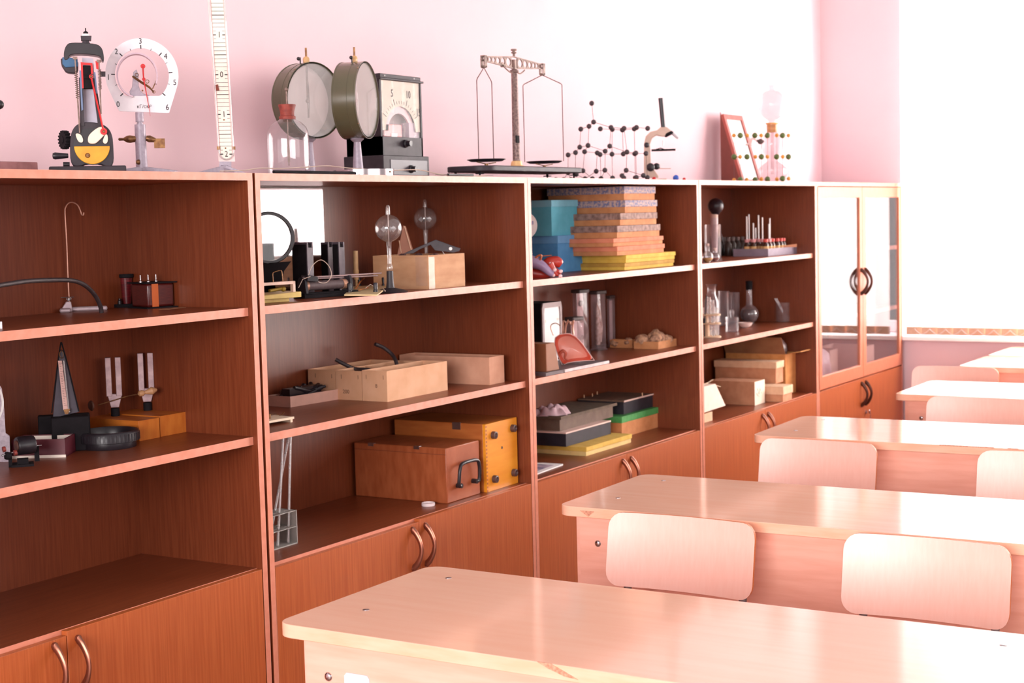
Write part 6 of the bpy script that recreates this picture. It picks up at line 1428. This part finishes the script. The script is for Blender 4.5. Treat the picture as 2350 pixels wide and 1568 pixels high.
def bottle(cap, rod, k):
    t = empty('dropper_bottle'); r = .0132
    m = M(); m.lathe([(r*.9, 0), (r, .002), (r, .046), (r*.55, .054), (r*.5, .058)], n=18); t_ = m.build('bottle_glass', BR_, t)
    m = M(); m.lathe([(r*1.02, .020), (r*1.02, .038)], n=18, caps=False); m.build('label_band', LBL, t_)
    m = M(); m.lathe([(r*.8, .056), (r*.82, .069), (.001, .070)], n=16); m.build('cap', cap, t)
    if rod: m = M(); m.cyl((0, 0, .066), (0, 0, .05+rod), .0032, n=10); m.build('dropper_rod', PAPER, t)
    return t
protos = {}
loc_used = []
ix = 0
for u, vc, c_, vr in BT:
    zb = Z1+.0045
    for y in [tr.O.y+.022+.0290*q_ for q_ in range(9)]:
        x = at(u, vc, y=y).x
        if tr.O.x+.02 < x < tr.O.x+tr_w-.02 and y < tr.O.y+tr_d-.02 and not any(math.hypot(x-a_, y-b_) < .0285 for a_, b_ in loc_used): break
    loc_used.append((x, y))
    rod = 0
    if vr: rod = at(u, vr, y=y).z - (zb+.05)
    b_ = bottle(RC if c_ == 'r' else PC, max(0, rod), 1); b_.location = (x, y, zb)
    lab = 'amber dropper bottle with %s cap%s in the grey tray' % ('red' if c_ == 'r' else 'pink', ' and upright white rod' if vr else '')
    tag(b_, lab, 'bottle', 'amber dropper bottles, %s' % ('red capped' if c_ == 'r' and not vr else 'red capped with rod' if c_ == 'r' else 'pink capped with rod' if vr else 'pink capped')); ix += 1
# dusty bottles behind
rnd = random.Random(2)
for i in range(9):
    x = 3.56+.055*(i % 5)+(.03 if i > 4 else 0); y = .37 if i <= 4 else .315
    if i > 4: x += .0
    t = empty('dusty_bottle', (x-.02, y, Z1)); tag(t, 'dusty dark bottle with grey stopper in the shade behind the tray', 'bottle', 'dusty dark bottles at the back')
    m = M(); m.lathe([(.015, 0), (.0165, .003), (.0165, .052), (.009, .062), (.008, .068)], n=18); m.build('bottle_glass', GLC, t)
    m = M(); m.lathe([(.009, .066), (.010, .082), (.001, .083)], n=14); m.build('stopper', mat('grey_stopper', (120, 98, 94), .6), t)
t = TH('leaning_glass_strip', 'narrow glass strip leaning beside the tall cylinder', 'glass strip', onb(1660, 587, Z1)); m = M(); a, b = t.p(1669, 582), t.p(1655, 537); m.tube([Vector((a.x, 0, .002)), Vector((b.x, .01, b.z))], .003, n=8); t.part('strip', m, LG)
t = TH('wooden_clip', 'small wooden clip lying at the right end of the grey tray', 'clip', tr.O+Vector((w*.5, .03, h)))
m = M(); m.hexa([(0, 0, 0), (.08, 0, 0), (.08, .012, 0), (0, .012, 0), (.01, .001, .006), (.08, 0, .014), (.08, .012, .014), (.01, .011, .006)]); t.part('clip_body', m, mat('orange_clip_wood', (214, 140, 96), .5)); m = M(); m.tube([(-.05, .0, .0), (-.03, -.0, .006), (-.01, 0, .002)], .0018); t.part('wire_spring', m, STEEL)
# middle shelf of the fourth bookcase
t = TH('wooden_tube_rack', 'pale wooden test tube rack with round tiers, by the bookcase divider', 'rack', (at(1640, 766, y=.10).x, .13, Z2)); P = t.p; k = 1/t.S
PW = mat('pale_rack_wood', (240, 206, 172), .5, c2=(228, 190, 154)); zf = [0, P(1640, 744).z, P(1640, 724).z]
for zz_ in zf: m = M(); pl = rrect(-26*k, -.03, 30*k, .045, .02, 5); m.loft([[(x, y, zz_) for x, y in pl], [(x, y, zz_+.0055) for x, y in pl]]); t.part('rack_tier', m, PW, bevel=.001)
m = M(); m.cyl((-3*k, 0, .005), (-3*k, 0, zf[1]), .012, n=18); m.cyl((-3*k, 0, zf[1]), (-3*k, 0, zf[2]), .008, n=14); t.part('rack_column', m, PW)
rkO = t
for i, (dx, dy, vt, lab) in enumerate(((-20, 0, 686, 'test tube at the left end of the wooden rack'), (-12, .03, 706, 'short test tube behind, left in the wooden rack'), (4, .02, 682, 'tallest test tube in the middle of the wooden rack'), (12, -.012, 688, 'test tube leaning right in the wooden rack'), (21, .02, 706, 'short test tube at the right end of the wooden rack'))):
    s_ = TH('test_tube', lab, 'test tube', rkO.O+Vector((0, 0, .006)), rkO.o.rotation_euler.z, 'test tubes in the wooden rack'); top = s_.p(1640, vt).z
    m = M(); m.lathe([(.001, 0), (.005, .002), (.0068, .008), (.0068, top-.003), (.0078, top)], (dx*k, dy, 0), n=18, caps=False); s_.part('tube_glass', m, glassy('tube_glass', (.95, .93, .93), gloss=.2, edge=.6, haze=.22, power=1.4, hazecol=(1, .93, .92)))
t = TH('black_stirring_rod', 'thin black rod with black sleeve standing in the wooden rack', 'rod', rkO.O+Vector((0, -.0, .006)), rkO.o.rotation_euler.z); m = M(); m.cyl((-7*k, -.016, t.p(1633, 740).z), (-2*k, -.016, t.p(1636, 677).z), .0022, n=8); m.cyl((-8*k, -.016, t.p(1633, 742).z), (-7*k, -.016, t.p(1633, 730).z), .006, n=14); m.cyl((-8*k, -.016, .0), (-8*k, -.016, t.p(1633, 741).z), .002); t.part('rod_body', m, BLACK)
def glassjar(name, lab, cat, u, vb, y, r_px, vt, mt=None, neck=None):
    o = at(u, vb, y=y); t = TH(name, lab, cat, (o.x, y, Z2), None); P = t.p; k = 1/t.S; top = P(u, vt).z
    m = M(); beaker(m, r_px*k, 0, top) if neck is None else m.lathe([(.001, .001), (r_px*k, .001), (r_px*k, top*.62), (neck*k, top*.78), (neck*k, top*.95), (neck*k*1.4, top)], n=26, caps=False)
    t.part('glass_wall', m, mt or LG); return t, k, top
t, k, top = glassjar('glass_bottle', 'tall wide glass bottle with flared lip behind the wooden rack', 'bottle', 1634, 748, .29, 17, 653, neck=10)
glassjar('glass_cylinder', 'pinkish glass cylinder, left of two standing behind the small stoppered bottle', 'glassware', 1661, 745, .33, 13, 668)
glassjar('glass_cylinder', 'pinkish glass cylinder with a ring mark, right of two', 'glassware', 1686, 745, .34, 12, 671)
t, k, top = glassjar('stoppered_bottle', 'low clear bottle with tall ground stopper beside the white dish', 'bottle', 1680, 752, .15, 15, 728)
m = M(); m.lathe([(.005, top), (.006, top+.004), (.009, top+.012), (.0095, top+.028), (.004, top+.034)], n=16); t.part('ground_stopper', m, LG)
o = at(1710, 747, y=.18); t = TH('white_dish', 'white porcelain evaporating dish on the middle shelf', 'dish', (o.x, .18, Z2)); k = 1/t.S
m = M(); m.lathe([(.001, 0), (8*k, 0), (14*k, .010), (17*k, .022), (17.5*k, .024), (16*k, .022), (12*k, .010), (.001, .005)], n=32); t.part('dish_body', m, mat('porcelain', (246, 216, 206), .25))
o = at(1720, 738, y=.27); t = TH('black_stoppered_flask', 'round-bottomed long-necked flask with black stopper and dark contents', 'flask', (o.x, .27, Z2)); k = 1/t.S; P = t.p; R = 21*k
m = M(); m.lathe([(R*.5, .001)]+[(R*math.sin(a), R-R*math.cos(a)) for a in [math.radians(30+125*i/14) for i in range(15)]]+[(7*k, R*2.05), (6.5*k, P(1718, 662).z)], n=28, caps=False); t.part('flask_glass', m, LG)
m = M(); m.lathe([(R*.45, .0015)]+[(R*.95*math.sin(a), R-R*.95*math.cos(a)) for a in [math.radians(30+90*i/10) for i in range(11)]]+[(.001, R*1.5)], n=26); t.part('dark_contents', m, mat('dark_flask_liquid', (74, 44, 44), .2))
m = M(); a, b = P(1718, 664).z, P(1718, 645).z; m.lathe([(6*k, a-.004), (7.5*k, a), (8*k, b), (.001, b+.001)], n=18); t.part('black_stopper', m, BLACKM)
t, k, top = glassjar('small_beaker', 'small glass beaker alone at the right with two glass rods in it', 'beaker', 1797, 740, .16, 16, 694)
for dx, lab in ((-.0, 'glass rod leaning in the small beaker, left'), (.008, 'glass rod leaning in the small beaker, right')):
    s_ = TH('glass_rod', lab, 'rod', t.O+Vector((0, 0, .004)), t.o.rotation_euler.z, 'glass rods in the small beaker'); b_ = s_.p(1778, 685); m = M(); m.tube([(.020+dx*.3, 0, .0), (b_.x+dx, 0, b_.z)], .0032, n=10); s_.part('rod_body', m, glassy('rod_glass', (.95, .9, .9), gloss=.25, edge=.5, haze=.3, power=1.2, hazecol=(1, .88, .88)))
# counter level of the fourth bookcase
CK = mat('pale_kraft', (236, 196, 160), .8, c2=(226, 182, 146)); CKD = mat('kraft_face', (208, 148, 112), .8, c2=(196, 134, 98)); CKO = mat('orange_kraft', (214, 148, 86), .8, c2=(200, 132, 72))
t, w, d, h = cbox('long_kraft_box', 'long kraft box with a printed white end label, front of the counter level', 'box', 1732, 931, ZD, 1630, 1755, 877, 0)
m = M(); m.box((0, 0, 0), (w, min(d, .30), h)); t.part('box_body', m, CKD, bevel=.001); m = M(); m.box((0, -.0012, -.0), (w, -.0004, h)); lb = t.part('end_label', m, mat('pale_label', (250, 228, 204), .7))
m = M(); rnd = random.Random(9)
for kx in range(9): x = rnd.uniform(.1, .8)*w; zz_ = rnd.uniform(.3, .65)*h; m.tube([(x, -.0018, zz_), (x+rnd.uniform(-.01, .014), -.0018, zz_+rnd.uniform(.002, .012))], .0006, n=4)
m.build('label_print', INK, lb)
o = onb(1803, 924, ZD); w = at(1825, 916, y=o.y).x-o.x
lowh = at(1803, 905, y=o.y).z-ZD
t, w_, d_, h_ = lidbox('small_kraft_box', 'small lidded kraft box under the long lidded box, right of the labelled one', 0, 0, 0, 0, 0, 0, CKD, CK, lidh=.035, over=.004, o=(o.x, o.y+.01, ZD), dims=(max(w, .10), .32-o.y, max(lowh, .05)*1.35))
zL = ZD+h_
a = at(1782, 881, z=zL); hL = at(1782, 831, y=a.y).z-zL
t, w3, d3, h3 = lidbox('long_lidded_box', 'long lidded kraft box resting on the small kraft box', 0, 0, 0, 0, 0, 0, CKD, CK, lidh=.03, over=.004, o=(a.x, max(a.y, .06), zL), dims=(.095, .30, hL))
# tall open carton at the back
t, w, d, h = TH('open_carton', 'tall open carton with raised flaps at the back of the counter level', 'box', (3.70, .10, ZD), 0), .13, .29, .185
o = t
m = openbox(M(), w, d, h, .003); t.part('carton_walls', m, CKO)
m = M(); m.hexa([(0, 0, h), (.003, 0, h), (.003, d, h), (0, d, h), (-.05, 0, h+.08), (-.047, 0, h+.08), (-.047, d, h+.08), (-.05, d, h+.08)]); t.part('raised_flap', m, CARDD)
m = M(); m.hexa([(0, 0, h), (w, 0, h), (w, .003, h), (0, .003, h), (0, -.075, h+.012), (w, -.075, h+.012), (w, -.072, h+.015), (0, -.072, h+.015)]); t.part('front_flap', m, CKO)
s_ = TH('grey_film_bag', 'crumpled grey plastic film poking out of the open carton', 'plastic film', o.O+Vector((.065, .07, h-.045)), 0); m = M(); rnd = random.Random(4)
m.sph((0, 0, .055), .055, n=18, sc=(1.0, 1, 1.1))
for v_ in m.bm.verts: v_.co += Vector([rnd.uniform(-.007, .007) for _ in range(3)])
s_.part('film', m, mat('grey_film', (150, 130, 128), .25, c2=(106, 88, 88), scale=50), sub=1)
# tied card bundle by the divider
t = TH('tied_bundle', 'pale wrapped bundle tied with string, cut by the bookcase divider', 'bundle', (2.80, .065, ZD), math.radians(0)); P = t.p
zz_ = P(1640, 936).z; x1_ = P(1635, 962).x
m = M(); m.box((x1_-.16, .0, 0), (x1_, .08, P(1635, 945).z)); t.part('lower_box', m, CK)
m = M(); top = P(1637, 882).z; zb_ = P(1640, 940).z; xa = P(1640, 880).x; xb = P(1663, 938).x
m.prism([(xa-.18, zb_), (xb, zb_+.004), (xa, top), (xa-.18, top)], -.004, .085); t.part('wrapped_card', m, mat('pale_wrap', (250, 222, 204), .75))
m = M(); m.tube([(xa-.06, .03, top+.002), (xa, .03, top+.003), (P(1652, 872).x, .03, P(1652, 872).z)], .0016); m.tube([(xa-.02, .03, top+.003), (P(1664, 888).x, .02, P(1664, 888).z)], .0016); t.part('string', m, mat('string', (232, 200, 170), .8))
# ================================================================ glass-doored cabinet contents
FILM = mat('pale_plastic_bag', (252, 236, 238), .3, c2=(222, 196, 200), scale=30)
def bag(lab, x, y, z0, sx, sy, sz, seed):
    t = TH('plastic_bag', lab, 'bag', (x, y, z0), 0, 'filled plastic bags behind the glass door'); m = M(); m.sph((0, 0, sz/2), .5, n=28, sc=(sx, sy, sz)); rnd = random.Random(seed)
    for v_ in m.bm.verts:
        p_ = v_.co; v_.co += Vector((.010*math.sin(p_.z*60+p_.y*40), .010*math.sin(p_.x*55+seed), .006*math.sin(p_.x*70+p_.y*60))); v_.co.z = max(0, v_.co.z)
    t.part('bag_film', m, FILM); return t
bag('large filled clear plastic bag behind the left glass door', 4.12, .27, ZD, .22, .20, .27, 1)
bag('smaller filled plastic bag in front of the large one behind the left glass door', 4.07, .09, ZD, .20, .11, .18, 2)
t = TH('pale_card_box', 'pale cardboard box with torn top edge behind the right glass door', 'box', (4.58, .06, ZD), 0); m = openbox(M(), .26, .22, .135, .003); t.part('box_walls', m, mat('pale_pink_card', (244, 208, 188), .8))
t = TH('pale_card_box', 'pale narrow box standing beside the plastic bags behind the left glass door', 'box', (4.29, .10, ZD), 0); m = openbox(M(), .11, .2, .15, .003); t.part('box_walls', m, mat('pale_pink_card', (244, 208, 188), .8))
